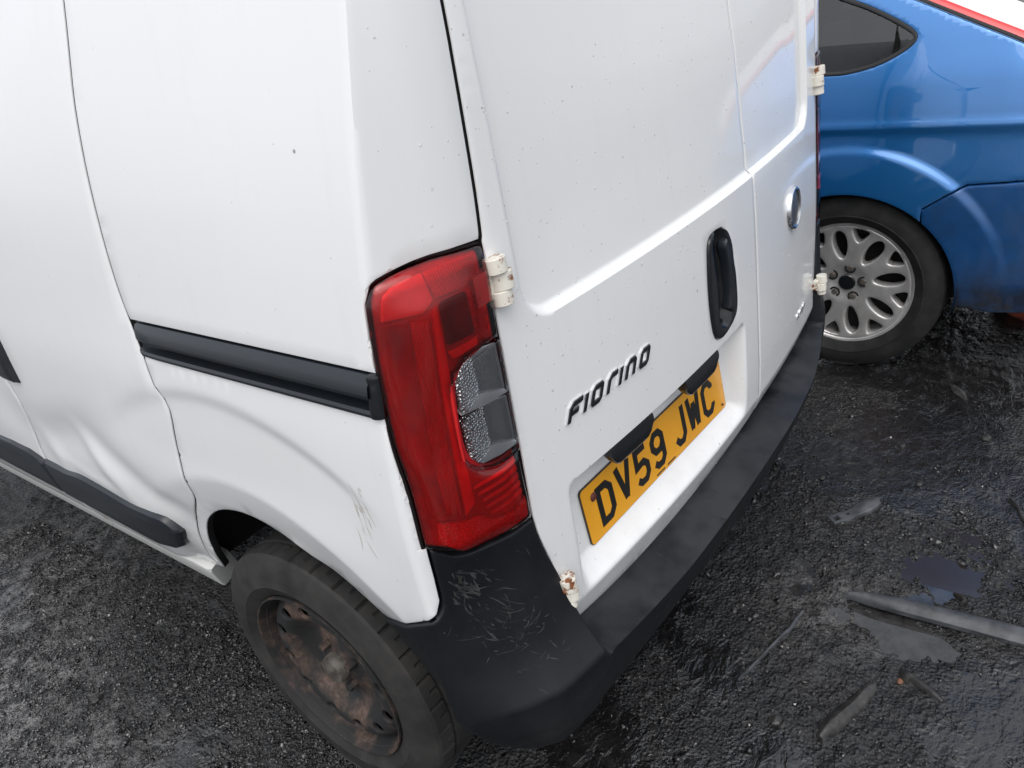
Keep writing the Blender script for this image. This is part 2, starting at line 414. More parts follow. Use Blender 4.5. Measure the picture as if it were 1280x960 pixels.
def plan(s,z):
    s,z=np.broadcast_arrays(np.asarray(s,float),np.asarray(z,float))
    w=W(z); yr=YR(z)
    Bx=-.71; By=yr+.007
    Ax=-w; Ay=By+(w-.71)*.40
    x=np.where(s<0,Ax,np.where(s<.1,Ax+(Bx-Ax)*s/.1,np.where(s<.15,Bx+(-XC-Bx)*(s-.1)/.05,-XC+(s-.15))))
    yre=yr-BOW(z)*(1-np.clip(x/XC,-1,1)**2)
    y=np.where(s<0,Ay-s,np.where(s<.1,Ay+(By-Ay)*s/.1,np.where(s<.15,By+(yr-By)*(s-.1)/.05,yre)))
    return x,y
def P(s,z,d=0.):
    s,z=np.broadcast_arrays(np.asarray(s,float),np.asarray(z,float))
    x=0;y=0
    for k,wt in ((-3,1),(-2,2),(-1,3),(0,4),(1,3),(2,2),(3,1)):
        a,b=plan(s+k*.0026,z); x=x+a*wt/16; y=y+b*wt/16
    p=np.stack([x,y,z],-1)
    if np.any(d): p=p+N(s,z)*np.asarray(d)[...,None]
    return p
def N(s,z):
    e=.003
    a=P(s+e,z)-P(s-e,z); b=P(s,z+e)-P(s,z-e)
    n=np.cross(a,b); return n/np.linalg.norm(n,axis=-1,keepdims=True)

FXZ=pch([.15,.25,.4,.6,.75,.83,.86,.95,1.05,1.2,1.35,1.45],[1.29,1.262,1.240,1.230,1.226,1.226,1.229,1.248,1.287,1.36,1.45,1.55])
WC=(.083,.3076)
def FX(y,z):
    y=np.asarray(y,float); z=np.asarray(z,float)
    x=FXZ(z)+np.clip((-.30-y)/.5,0,None)**2.3*.30
    r=np.hypot(y-WC[0],z-WC[1]); t=np.clip((.482-r)/.032,0,1); t=t*t*(3-2*t); q=np.clip((z-.40)/.22,0,1); t=t*(.25+.75*q*q*(3-2*q))
    return x-.013*t
def FP(y,z,d=0.): 
    y,z=np.broadcast_arrays(np.asarray(y,float),np.asarray(z,float)); return np.stack([FX(y,z)-d,y,z],-1)
# ================================================================== THE GROUND
PUD = [(.38, -.44, .15, .15, 0), (.275, -.42, .08, .12, 0), (.045, -.225, .17, .09, -1.1), (.115, -.34, .14, .07, -1.2), (.15, -.155, .09, .05, -.6), (.03, -.42, .10, .045, -1.2)]
def vnoise(x, y, f, seed):
    g = np.random.default_rng(seed).random((128, 128)); x = x*f+40.3; y = y*f+17.7
    xi = np.floor(x).astype(int); yi = np.floor(y).astype(int); u = x-xi; v = y-yi; u = u*u*(3-2*u); v = v*v*(3-2*v)
    a = g[xi % 128, yi % 128]; b = g[(xi+1) % 128, yi % 128]; c = g[xi % 128, (yi+1) % 128]; d = g[(xi+1) % 128, (yi+1) % 128]
    return (a*(1-u)+b*u)*(1-v)+(c*(1-u)+d*u)*v-.5
def wetness(x, y):
    x = np.asarray(x, float); y = np.asarray(y, float)
    v = vnoise(x, y, 2.6, 21)+.55*vnoise(x, y, 6.5, 22)+.35*vnoise(x, y, 17, 23)+.22*vnoise(x, y, 45, 24)
    v = v+.16*np.clip((x-.25)/.5, -1, 1)+.22*np.clip((-.72-x)/.25, 0, 1)-.10*np.clip((-.25-y)/.3, 0, 1)*np.clip((.15-x)/.2, 0, 1)
    for px, py, a, b, t in PUD: v = v-.10*np.exp(-(((x-px)/(a*1.3))**2+((y-py)/(b*1.3))**2))
    t = np.clip((v+.06)/.22, 0, 1); return t*t*(3-2*t)
def ground_z(x, y):
    x = np.asarray(x, float); y = np.asarray(y, float)
    z = .016*vnoise(x, y, 2.1, 1)+.012*vnoise(x, y, 7, 2)+.0065*vnoise(x, y, 19, 3)
    fade = np.exp(-((x*.15)**2+(y*.15)**2)); z = z*(1-.35*wetness(x, y))
    z = z+fade*(1-.72*wetness(x, y))*(.0075*vnoise(x, y, 47, 4)+.0065*vnoise(x, y, 88, 5)+.0045*vnoise(x, y, 150, 6))
    z = np.where(z > 0, z, z*.75)
    for px, py, a, b, t in PUD:
        c, s = math.cos(t), math.sin(t); u = ((x-px)*c+(y-py)*s)/a; v = (-(x-px)*s+(y-py)*c)/b
        k = np.exp(-(u*u+v*v)**1.5*.9); z = z*(1-.10*k)-.0120*k
    for wx, wy in ((-.745, .48), (1.36, .083), (.745, .48)):      # tyres stand on pressed earth
        k = np.exp(-(((x-wx)/.16)**2+((y-wy)/.2)**2)); z = z*(1-k)-.003*k
    return z
WATER = -.0105
def axis(lo, hi, a, b, st, far):
    m = list(np.arange(a, b, st)); l = []; x = a; k = st
    while x > lo: k *= 1.16; x -= k; l.append(x)
    r = []; x = b; k = st
    while x < hi: r.append(x); k *= 1.16; x += k
    r.append(hi); return np.array(l[::-1]+m+r)
gx = axis(-150, 150, -1.55, 1.75, .0085, 0); gy = axis(-150, 150, -.85, 2.3, .0085, 0)
X, Y = np.meshgrid(gx, gy, indexing='ij'); Z = ground_z(X, Y)
nx, ny = X.shape; idx = np.arange(nx*ny).reshape(nx, ny)
F = np.stack([idx[:-1, :-1], idx[1:, :-1], idx[1:, 1:], idx[:-1, 1:]], -1).reshape(-1, 4)
m = MatB('wet_mud', spec=.9)
n1 = m.noise(3.2, 6, .65); n2 = m.noise(60, 5, .7); n3 = m.noise(210, 4, .6)
c = m.ramp(n2, [(.30, (.0025, .0025, .003)), (.52, (.0085, .0085, .009)), (.74, (.022, .0215, .0225))])
pale = m.math('MULTIPLY', m.ramp(m.noise(2.1, 5, .6), [(.54, 0), (.68, 1)]), m.ramp(m.noise(24, 5, .65), [(.45, 0), (.62, 1)]))
c = m.mix(m.math('MULTIPLY', pale, .55), c, (.11, .105, .10))
brown = m.ramp(m.noise(1.7, 4, .6), [(.55, 0), (.72, .7)])
c = m.mix(brown, c, (.018, .010, .007))
for (sx_, sy_, sr_, am) in ((.06, -.26, .20, .5), (-1.05, 1.95, .60, .9), (-1.22, 1.42, .40, 1.0), (-1.16, 1.02, .24, .9)):        # washed-out pale silt
    dm = m.n('VectorMath', operation='DISTANCE'); m.nt.links.new(m.co(), dm.inputs[0]); dm.inputs[1].default_value = (sx_, sy_, 0)
    k = m.math('MULTIPLY', m.ramp(dm.outputs['Value'], [(sr_*.2, am), (sr_, 0)]), m.ramp(m.noise(17, 6, .7), [(.46, 0), (.60, 1)])); c = m.mix(k, c, (.24, .235, .235))
m.set('col', c); wt = m.n('Attribute', attribute_name='wet').outputs['Fac']; dry = m.math('SUBTRACT', 1, m.math('MULTIPLY', wt, .80))
m.set('col', m.mix(m.math('MULTIPLY', wt, .55), c, (.010, .0095, .0098)))
m.set('rough', m.mix(wt, m.ramp(m.noise(95, 4, .6), [(.38, .14), (.62, .40)]), m.ramp(m.noise(40, 4, .6), [(.38, .07), (.66, .26)])))
b1 = m.bump(n3, .7, .005); b2 = m.bump(m.voro(120).outputs['Distance'], .5, .006, b1); b3 = m.bump(n2, .8, .008, b2)
for q in (b1, b2, b3): m.nt.links.new(dry, q.node.inputs['Strength'])
m.bump(m.noise(1, 4, .55, m.scalev((19, 34, 20)), 1.0), .42, .02, b3)
go = bpy.data.meshes.new('ground'); go.from_pydata(np.stack([X, Y, Z], -1).reshape(-1, 3).tolist(), [], F.tolist()); go.materials.append(MATS['wet_mud']); go.shade_smooth(); at_ = go.attributes.new('wet', 'FLOAT', 'POINT'); at_.data.foreach_set('value', wetness(X, Y).ravel().astype(np.float32))
go = bpy.data.objects.new('ground', go); COL.objects.link(go); tag(go, kind='structure')
m = MatB('puddle_water', col=(.020, .0135, .010), rough=.14, spec=.5); m.bump(m.noise(9, 2), .04, .002)
m = MatB('silty_water', rough=.05, spec=.7); m.set('col', m.ramp(m.noise(30, 5, .65), [(.35, (.014, .0135, .0135)), (.65, (.040, .039, .040))])); m.bump(m.noise(9, 2), .04, .002)
for i, (px, py, a, b, t) in enumerate(PUD):
    V = [(px, py, WATER)]; n = 40
    for k in range(n):
        an = 2*math.pi*k/n; u, v = a*1.5*math.cos(an), b*1.5*math.sin(an)
        V.append((px+u*math.cos(t)-v*math.sin(t), py+u*math.sin(t)+v*math.cos(t), WATER+i*.0003))
    V[0] = (px, py, WATER+i*.0003)
    tag(mk('puddle_water', V, [(0, k+1, (k+1) % n+1) for k in range(n)], 'puddle_water' if i in (0, 1) else 'silty_water'), kind='structure')
# loose chips of gravel and grit (uncountable)
def chips(xy, smin, smax, seed, pw=2.6):
    r = np.random.default_rng(seed); zz = ground_z(xy[:, 0], xy[:, 1]); ok = zz > WATER+.0005; xy = xy[ok]; zz = zz[ok]; n = len(xy)
    base = np.array([(1, 0, 0), (-.5, .8, 0), (-.6, -.75, 0), (.2, .1, .8), (-.1, -.2, -.6)]); tri = np.array([(0, 1, 3), (1, 2, 3), (2, 0, 3), (1, 0, 4), (2, 1, 4), (0, 2, 4)])
    s = (smin+(smax-smin)*r.random(n)**pw)[:, None]; a = r.random(n)*6.283
    q = base[None]*np.stack([np.ones(n), .45+.5*r.random(n), .30+.45*r.random(n)], 1)[:, None, :]+(r.random((n, 5, 3))-.5)*.55
    q = q*s[:, :, None]; t = (r.random((n, 2))-.5)*.9
    c, sn = np.cos(a)[:, None], np.sin(a)[:, None]; x = q[..., 0]*c-q[..., 1]*sn; y = q[..., 0]*sn+q[..., 1]*c; z = q[..., 2]+x*t[:, :1]+y*t[:, 1:]
    V = np.stack([x+xy[:, :1], y+xy[:, 1:], z+zz[:, None]+s*.10], -1).reshape(-1, 3); F = (tri[None]+5*np.arange(n)[:, None, None]).reshape(-1, 3)
    return V, F
def fastmesh(name, V, F, mat):
    me = bpy.data.meshes.new(name); me.vertices.add(len(V)); me.vertices.foreach_set('co', V.astype(np.float32).ravel()); me.loops.add(F.size); me.loops.foreach_set('vertex_index', F.astype(np.int32).ravel())
    me.polygons.add(len(F)); me.polygons.foreach_set('loop_start', np.arange(0, F.size, 3, dtype=np.int32)); me.polygons.foreach_set('loop_total', np.full(len(F), 3, np.int32)); me.materials.append(MATS[mat]); me.update(calc_edges=True); me.validate()
    o = bpy.data.objects.new(name, me); COL.objects.link(o); return o
def scat(n, x0, x1, y0, y1, seed, lo=0.15):
    r = np.random.default_rng(seed); xy = np.stack([r.uniform(x0, x1, n), r.uniform(y0, y1, n)], 1)
    dn = np.clip((vnoise(xy[:, 0], xy[:, 1], 3.1, 9)+.5)*1.5-.25+.35*vnoise(xy[:, 0], xy[:, 1], 11, 10), lo, 1)*(1-.9*wetness(xy[:, 0], xy[:, 1])); return xy[dn > r.random(n)]
m = MatB('grit', spec=.6); v = m.voro(110)
m.set('col', m.ramp(m.n('SeparateColor', Color=v.outputs['Color']).outputs[0], [(0, (.003, .003, .0035)), (.34, (.012, .012, .0125)), (.60, (.036, .035, .036)), (.80, (.085, .083, .084)), (.955, (.16, .155, .15)), (.993, (.45, .43, .41))], 'CONSTANT'))
cc = m.b.inputs['Base Color'].links[0].from_socket
lf_ = m.ramp(m.n('SeparateXYZ', Vector=m.co()).outputs['X'], [(.0, 0), (1, 1)]); xx = m.math('MULTIPLY', m.math('SUBTRACT', -.72, m.n('SeparateXYZ', Vector=m.co()).outputs['X']), 2.2); xx.node.use_clamp = True
sel = m.ramp(m.n('SeparateColor', Color=v.outputs['Color']).outputs[2], [(0, 0), (.45, 1)], 'CONSTANT')
m.set('col', m.mix(m.math('MULTIPLY', m.math('MULTIPLY', xx, sel), m.ramp(m.noise(3.5, 4), [(.35, .1), (.65, 1)])), cc, (.20, .198, .202)))      # stones painted silt-pale on the open side, imitating its stronger sky light
m.set('rough', m.ramp(m.n('SeparateColor', Color=v.outputs['Color']).outputs[1], [(0, .10), (1, .35)]))
xy = np.concatenate([scat(95000, -1.50, -.70, .45, 2.25, 1, .45), scat(46000, -.55, .75, -.72, .25, 2, .04), scat(9000, .70, 1.75, -.72, .25, 3, .02), scat(9000, -.75, .8, .2, 2.2, 4)])
V, F = chips(xy, .0018, .0078, 3)
xb = np.concatenate([scat(700, -1.50, -.70, .45, 2.25, 31, .5), scat(900, -.55, 1.4, -.72, .25, 32, .35)]); V2, F2 = chips(xb, .006, .017, 33, 2.2); F = np.concatenate([F, F2+len(V)]); V = np.concatenate([V, V2])
tag(fastmesh('gravel', V, F, 'grit'), 'dark wet gravel and grit strewn over the muddy ground', 'gravel', kind='stuff')
# ================================================================== THE WHITE VAN
VAN = empty('delivery_van', (0, 0, 0))
tag(VAN, 'white panel van with dented sliding door and yellow rear number plate', 'van')
def Ay(z): return YR(z)+.007+(W(z)-.71)*.40
def mirP(s, z, d=0.):
    p = P(s, z, d); p[..., 0] *= -1; return p
WHC = (.48, .28)                                   # rear wheel centre (y, z)
GAPQ = [(-.577, 1.60), (-.577, 1.4851), (-.5859, 1.397), (-.5915, 1.3511), (-.5936, 1.2781), (-.592, 1.207), (-.5838, 1.0931), (-.5715, 1.0285), (-.5557, .971), (-.5468, .9176), (-.5341, .8712), (-.5549, .798), (-.5728, .7089), (-.5842, .6735), (-.6150, .6358), (-.6520, .592), (-.690, .525), (-.735, .43)]
ARCH = [(-.7213, .421), (-.6803, .4832), (-.6537, .5398), (-.6151, .5965), (-.5685, .6364), (-.5128, .6665), (-.4469, .6814), (-.3947, .680), (-.3508, .6694), (-.2834, .6440), (-.228, .6305), (-.1838, .6011), (-.1435, .5684)]
QLOW = [(-.1435, .5684), (-.067, .6117), (-.0072, .6467), (.0065, .6563), (.0125, .6757), (.0135, .7165), (.0138, .766)]
LAMPF = [(.0128, .768), (.0119, .8574), (.0042, .9501), (-.0033, 1.0189), (-.0065, 1.0917), (-.0057, 1.1137), (.0034, 1.1301), (.0128, 1.1362), (.0413, 1.1413), (.0771, 1.1435), (.1494, 1.1386)]
GAPR = [(.1500, 1.1440), (.155, 1.198), (.1592, 1.2749), (.1628, 1.3421), (.166, 1.4061), (.172, 1.60)]
RAILH = [(-.5735, 1.0295), (-.006, 1.029), (-.006, .9725), (-.5570, .9705)]
def rw(s, z): return np.hypot(Ay(z)-s-WHC[0], z-WHC[1])
def side_disp(s, z, dd):
    r = rw(s, z); y = Ay(z)-s; on = (s < .02)
    d = -.020*np.clip((.478-r)/.085, 0, 1)*on
    k = sstep(.10, .22, y)*(1-sstep(.72, .92, y))*sstep(.70, .80, z)
    d = d-.0055*sstep(.655, .622, r)*k*on
    # the crumpled low part of the sliding door
    def gs(s0, z0, a, b, t=0):
        c, q = math.cos(t), math.sin(t); u = ((s-s0)*c+(z-z0)*q)/a; v = (-(s-s0)*q+(z-z0)*c)/b; return np.exp(-u*u-v*v)
    e = -.030*gs(-1.06, .70, .20, .055, .35)-.018*gs(-.80, .67, .13, .04, -.5)+.012*gs(-.90, .66, .03, .10, .7)+.010*gs(-1.16, .64, .04, .07, .5)
    e = e-.014*gs(-.70, .63, .05, .035)-.016*gs(-1.27, .70, .10, .10)+.008*gs(-1.0, .61, .12, .012, -.12)+.005*gs(-.70, .78, .10, .05, .3)
    d = d+e*.34
    return d
# --- inner dark shell, floor and wheel arch liner
def shell_fn(s, z, d): return P(s, z, np.where(s < -.05, -.032, -.032-.045*sstep(-.05, .02, s)))
panel('inner_shell', [(-2.25, .42), (-.80, .42), (-.735, .46), (-.69, .55), (-.62, .62), (-.55, .67), (-.45, .70), (-.36, .69), (-.28, .66), (-.2, .62), (-.12, .58), (-.06, .47), (1.68, .47), (1.68, 1.6), (-2.25, 1.6)], shell_fn, 'gap_black', VAN, step=.06, edge=.05, er=0, skirt=0)
for sx in (-1, 1):
    V, F = arch([(.405, .245), (.405, .05), (.41, -.12), (.20, -.13)], (sx*.52, *WHC), sx, 14, 172); mk('wheel_arch_liner', V, F, 'liner_black', VAN)
b = MB(); b.box((0, 1.05, .36), (.45, 1.0, .03)); b.box((0, .12, .40), (.62, .10, .05)); b.box((0, 1.65, .36), (.70, .70, .03)); b.build('floor_pan', 'gap_black', VAN)
b = MB(); b.cyl((-.66, .48, .27), (.66, .48, .27), .035); b.build('axle', 'liner_black', VAN)
# --- left quarter panel
ol = curve(GAPQ[:15], .02)+curve(GAPQ[14:], .02)[1:]+[(-.744, .412), (-.733, .408)]+curve(ARCH, .02)+curve(QLOW[:4], .01)[1:]+QLOW[4:]
lf = [(a-.0035, z) for a, z in curve(LAMPF[:6], .02)]+[(a-.002, z+.0035) for a, z in curve(LAMPF[6:], .015)]
ol = ol+lf+curve(GAPR, .03)
def qfine(s, z): r = rw(s, z); return ((np.abs(r-.478) < .02) | (np.abs(r-.64) < .024) | (np.abs(s) < .03)) & (z < 1.62)
panel('quarter_panel', ol, P, 'white_paint', VAN, disp=side_disp, holes=[RAILH], step=.03, fine=qfine, fstep=.008, edge=.012, er=.0022, smat='seal_gap_shade')
# --- sliding door, front door, sill
GF = [(-1.235, 1.60), (-1.225, 1.2), (-1.2278, .8384), (-1.215, .7524), (-1.245, .652), (-1.262, .5828), (-1.262, .405)]
gq = curve(GAPQ[:15], .02)+curve(GAPQ[14:], .02)[1:]
ribbon('door_seal', [q for q in gq if q[1] < 1.6], P, .008, -.0065, 'gap_black', VAN, side_disp)
ribbon('door_seal', [(a-.003, z) for a, z in curve(GF, .03)], P, .012, -.030, 'gap_black', VAN)
ol = [(a-.0050, z) for a, z in gq]+[(-.750, .405)]+curve(GF, .03)[::-1]
def dfine(s, z): return (z < .90) & (z > .55)
SD = panel('sliding_door', ol, P, 'white_paint', VAN, disp=side_disp, step=.035, fine=dfine, fstep=.013, edge=.012, er=.0022, smat='seal_gap_shade')
ol = [(a-.006, z) for a, z in curve(GF, .03)]+[(-1.95, .405), (-2.10, .50), (-2.16, .9), (-2.10, 1.10), (-1.85, 1.60)]
FD = panel('front_door', ol, P, 'white_paint', VAN, disp=side_disp, holes=[[(-1.33, 1.10), (-1.33, 1.52), (-1.82, 1.52), (-2.03, 1.13)]], step=.05, fine=lambda s, z: (z < .8) & (s > -1.4), fstep=.015, edge=.014, er=.0025, smat='seal_gap_shade')
panel('side_window', [(-1.325, 1.095), (-1.325, 1.525), (-1.825, 1.525), (-2.04, 1.125)], lambda s, z, d: P(s, z, d-.006), 'window_black', VAN, step=.08, er=0)
panel('sill', [(-.775, .400), (-.83, .312), (-2.05, .315), (-2.05, .400)], lambda s, z, d: P(s, z, d-.003), 'rusty_sill', VAN, step=.04, edge=.015, er=.006, skirt=.05)
STOP = [(-.726, .5436), (-.748, .578), (-.80, .584), (-.889, .582), (-.96, .590), (-1.0675, .597), (-1.15, .590), (-1.2605, .588)]
strip_d = lambda s, z, dd: .014+.004*np.sin(s*23)*sstep(.8, 1.1, -s)
panel('rubbing_strip', curve(STOP, .02)+[(-1.2605, .482), (-1.05, .476), (-.88, .470), (-.80, .472), (-.762, .490)], P, 'trim_plastic', SD, disp=lambda s, z, dd: side_disp(s, z, dd)*.6+.012, step=.025, edge=.012, er=.012, skirt_to=-.02)
panel('rubbing_strip', [(-1.267, .482), (-1.267, .583), (-1.33, .600), (-1.42, .605), (-1.6, .60), (-2.05, .60), (-2.05, .49)], P, 'trim_plastic', FD, disp=lambda s, z, dd: side_disp(s, z, dd)*.6+.011, step=.03, edge=.012, er=.012, skirt_to=-.02)
panel('door_handle', curve([(-1.141, .818), (-1.147, .86), (-1.158, .93), (-1.19, .985)], .02)+curve([(-1.33, .985), (-1.36, .93), (-1.32, .86), (-1.226, .823), (-1.141, .818)], .02)[:-1], P, 'black_gloss', FD, disp=lambda s, z, dd: side_disp(s, z, dd)+.014, step=.02, er=.012, skirt_to=-.01)
# --- sliding door track: an extruded rail in its slot
rp = [(-.03, 1.0305), (-.010, 1.0300), (-.009, 1.0265), (.001, 1.0262), (.0075, 1.0200), (.0110, 1.0130), (.0118, 1.0020), (.0102, .9985), (-.006, .9965), (-.0125, .9930), (-.0125, .9835), (-.004, .9815), (.0045, .9800), (.0070, .9760), (.0055, .9715), (-.010, .9695), (-.03, .9690)]
sv = [-.558, -.55, -.53, -.5]+list(np.linspace(-.45, -.03, 12))+[-.012]
V = []; F = []; m_ = len(rp)
for k, s in enumerate(sv):
    f = min(1, .35+.65*(k/3))
    for dd, z in rp: V.append(P(s, 1.0+(z-1.0)*(.9 if k == 0 else 1), np.array(dd*f if dd > -.02 else dd)).reshape(3))
for k in range(len(sv)-1):
    for j in range(m_-1): F.append((k*m_+j, (k+1)*m_+j, (k+1)*m_+j+1, k*m_+j+1)[::-1])
RL = mk('door_track', V, F, 'trim_plastic', VAN, sharp=25)
panel('track_end_cap', rbox(-.0175, .002, .9695, 1.0285, .005), P, 'black_gloss', RL, disp=lambda s, z, dd: .0085-.006*sstep(-.010, .002, s), step=.008, edge=.004, er=.005, skirt_to=-.02)
panel('track_backing', RAILH, lambda s, z, d: P(s, z, d-.026), 'gap_black', RL, step=.05, er=0, skirt=0)
# --- rear doors
def sdbox(s, z, s0, s1, z0, z1, r):
    qx = np.abs(s-(s0+s1)/2)-(s1-s0)/2+r; qz = np.abs(z-(z0+z1)/2)-(z1-z0)/2+r
    return np.hypot(np.maximum(qx, 0), np.maximum(qz, 0))+np.minimum(np.maximum(qx, qz), 0)-r
def upper_sd(s, z): return sdbox(s, z, .204, 1.365, 1.003, 1.66, .055)
def rear_disp(s, z, dd):
    sd = upper_sd(s, z)
    d = -.0135*sstep(.003, -.0085, sd)
    d = d-.002*sstep(-.01, -.14, sd)
    x, y0 = plan(s, z)
    yf = .016+(z-.536)*.128-.054*(x+.249)
    dep = np.maximum(yf-y0, 0)
    k = sstep(.222, .258, s)*sstep(.856, .826, s)*sstep(.7275, .7145, z)*sstep(.500, .540, z)*sstep(.006, -.02, sdbox(s, z, .218, .860, .495, .7275, .035))
    d = d-dep*k
    d = d-np.clip(.503-z, 0, 1)*.28
    return d
def rfine(s, z):
    a = np.abs(upper_sd(s, z)+.003) < .012
    b_ = (s > .21) & (s < .868) & (z > .492) & (z < .735) & ((s < .27) | (s > .815) | (z < .548) | (z > .705))
    return a | b_ | (np.abs(z-.503) < .008)
EDGE_L = [(.1540, 1.138), (.146, .80), (.1445, .7173), (.1520, .665), (.1651, .61), (.1705, .5659), (.1800, .4590)]
gl = [(a+.0065, z) for a, z in curve(GAPR, .03)][::-1]+curve(EDGE_L, .02)
SPL = .937
ribbon('door_seal', [(a+.003, z) for a, z in curve(GAPR, .03)], P, .012, -.0055, 'seal_gap_shade', VAN); ribbon('door_seal', [(1.62-a-.003, z) for a, z in curve(GAPR, .03)], P, .012, -.0055, 'seal_gap_shade', VAN)
ribbon('door_seal', [(a-.004, z) for a, z in curve(EDGE_L, .03)], P, .010, -.008, 'seal_gap_shade', VAN); ribbon('door_seal', [(SPL, z) for z in np.linspace(.46, 1.6, 40)], P, .012, -.030, 'gap_black', VAN)
DBOT = curve([(.1800, .4590), (.30, .4430), (.44, .4330), (.59, .4320), (.76, .4420), (SPL-.0012, .4580)], .03)
HAND = [(.7653, .9534), (.7854, .9400), (.8011, .9117), (.8068, .8735), (.8135, .8399), (.8130, .7788), (.7935, .7561), (.7481, .7430), (.7168, .7471), (.7028, .7653), (.6943, .8062), (.6921, .856), (.6953, .9066), (.7039, .9454), (.7304, .9554)]
def cl(pts): return curve(list(pts)+[pts[0]], .008)[:-1]
LD = panel('rear_door', gl+DBOT[1:]+[(SPL-.0012, 1.60)], P, 'white_paint', VAN, disp=rear_disp, holes=[cl(HAND)], step=.022, fine=rfine, fstep=.0042, edge=.010, er=.0025, smat='seal_gap_shade')
RD = panel('rear_door', curve([(SPL+.0012, .4580), (1.006, .466), (1.2455, .474), (1.33, .482), (1.440, .486)], .03)+curve([(1.440, .486), (1.452, .61), (1.468, .72), (1.475, .80), (1.466, 1.138), (1.4565, 1.30), (1.447, 1.60)], .03)[1:]+[(SPL+.0012, 1.60)], P, 'white_paint', VAN, disp=rear_disp, step=.022, fine=rfine, fstep=.0042, edge=.010, er=.0025, smat='seal_gap_shade')
# door handle: dished cup with a rim
hp = np.array(cl(HAND))
def hand_d(s, z, dd):
    rim = .005; inner = pdist(np.stack([s, z], 1), np.array([(.748, .93), (.760, .85), (.757, .79)]), False)
    return rim-.022*sstep(.034, .012, inner)
HP = panel('handle', hp, P, 'black_gloss', LD, disp=hand_d, step=.006, edge=.006, er=.005, skirt_to=-.012)
panel('handle_grip', curve([(.774, .930), (.786, .90), (.7915, .86), (.7935, .80), (.785, .775)], .008)+curve([(.772, .78), (.778, .82), (.776, .87), (.766, .915), (.774, .930)], .008)[1:-1], P, 'trim_plastic', LD, disp=lambda s, z, dd: .007+0*s, step=.006, edge=.006, er=.004, skirt_to=-.01)
# round badge, its emblem gone
def disc_on(name, s0, z0, prof, mats, parent, n=40):
    c = P(s0, z0).reshape(3); nn = N(np.array(s0), np.array(z0)).reshape(3); nn = Vector(nn); up = Vector((0, 0, 1)); t = up.cross(nn).normalized(); u = nn.cross(t)
    V = []; F = []; M = []
    for i in range(n):
        a = 2*math.pi*i/n
        for r, h, _ in prof: V.append(Vector(c)+nn*h+(t*math.cos(a)+u*math.sin(a))*r)
    m_ = len(prof)
    for i in range(n):
        for j in range(m_-1): F.append((i*m_+j, ((i+1) % n)*m_+j, ((i+1) % n)*m_+j+1, i*m_+j+1)); M.append(prof[j+1][2])
    b = MB(); b.add(V, F); b.M = M; return b.build(name, mats, parent)
disc_on('badge_ring', 1.200, .853, [(.050, -.002, 0), (.050, .004, 0), (.047, .0085, 0), (.043, .0095, 0), (.0395, .0075, 0), (.0385, .0045, 1), (.02, .0062, 1), (.0005, .0068, 1)], ['chrome', 'badge_face'], RD)
# model name letters: chrome body, black face
def put(sc, lean, s0, z0, sgn=1):
    return lambda u, v, h: P(s0+(u+v*lean)*sc, z0+v*sc, np.array(h)).reshape(3)
O_ = ([(.12, .0), (.62, .0), (.74, .14), (.74, .86), (.62, 1.0), (.12, 1.0), (0, .86), (0, .14)], True)
GL = dict(F=[([(0, -.08), (0, .80), (.16, 1.0), (.92, 1.0)], False), ([(.12, .48), (.66, .48)], False)], I=[([(0, -.08), (0, 1.08)], False)], O=[O_],
          R=[([(0, -.08), (0, .78), (.18, 1.0), (.70, 1.0)], False)], N=[([(0, -.08), (0, .78), (.18, 1.0), (.56, 1.0), (.74, .80), (.74, -.08)], False)])
u = 0; sc = .0225
for ch, adv in (('F', 1.30), ('I', .62), ('O', 1.42), ('R', 1.12), ('I', .62), ('N', 1.42), ('O', 1.3)):
    b = MB(); pf = put(sc, .50, .2470+u*sc*1.30, .8265)
    g2 = [([(x*1.28, y) for x, y in pl], c_) for pl, c_ in GL[ch]]
    strokes(g2, .43, pf, -.001, .0030, 0, b); strokes(g2, .27, pf, .0031, .0042, 1, b)
    b.build('badge_letter', ['chrome', 'black_gloss'], LD, sharp=20); u += adv
# small engine badge low on the right door
fc = bpy.data.curves.new('engine_badge', 'FONT'); fc.body = 'MULTIJET'; fc.size = .021; fc.extrude = .0012; fc.shear = .3
fo = bpy.data.objects.new('engine_badge', fc); COL.objects.link(fo)
me = bpy.data.meshes.new_from_object(fo.evaluated_get(bpy.context.evaluated_depsgraph_get())); bpy.data.objects.remove(fo)
co = np.array([v.co[:] for v in me.vertices]); q = P(1.232+co[:, 0], .556+co[:, 1], co[:, 2]+.001)
for v, p in zip(me.vertices, q): v.co = p
me.materials.clear(); me.materials.append(MATS['chrome']); eb = bpy.data.objects.new('engine_badge', me); COL.objects.link(eb); eb.parent = RD
# --- number plate, its characters and its two lamp covers
PY, PT = R(-3.1), .128
ex = Vector((math.cos(PY), math.sin(PY), 0)); ev = Vector((0, math.sin(PT), math.cos(PT))); en = ex.cross(ev) if ex.cross(ev).y < 0 else -ex.cross(ev)
P0 = Vector((-.249, .011, .536))
def pl(u, v, h): return P0+ex*u+ev*v+en*h
ro = rbox(-.26, .26, 0, .111, .008, 4); n = len(ro)
V = [pl(x, y, h) for h, g_ in ((-.0035, 1), (0, 1)) for x, y in ro]+[pl(x*.9965, .0555+(y-.0555)*.985, .0004) for x, y in ro]
F = [(i, (i+1) % n, n+(i+1) % n, n+i) for i in range(n)]+[(n+i, n+(i+1) % n, 2*n+(i+1) % n, 2*n+i) for i in range(n)]+[tuple(range(2*n, 3*n))]
PLT = mk('number_plate', V, F, None, VAN, smooth=False, mats=['plate_edge', 'plate_yellow'], mi=[0]*(2*n)+[1])
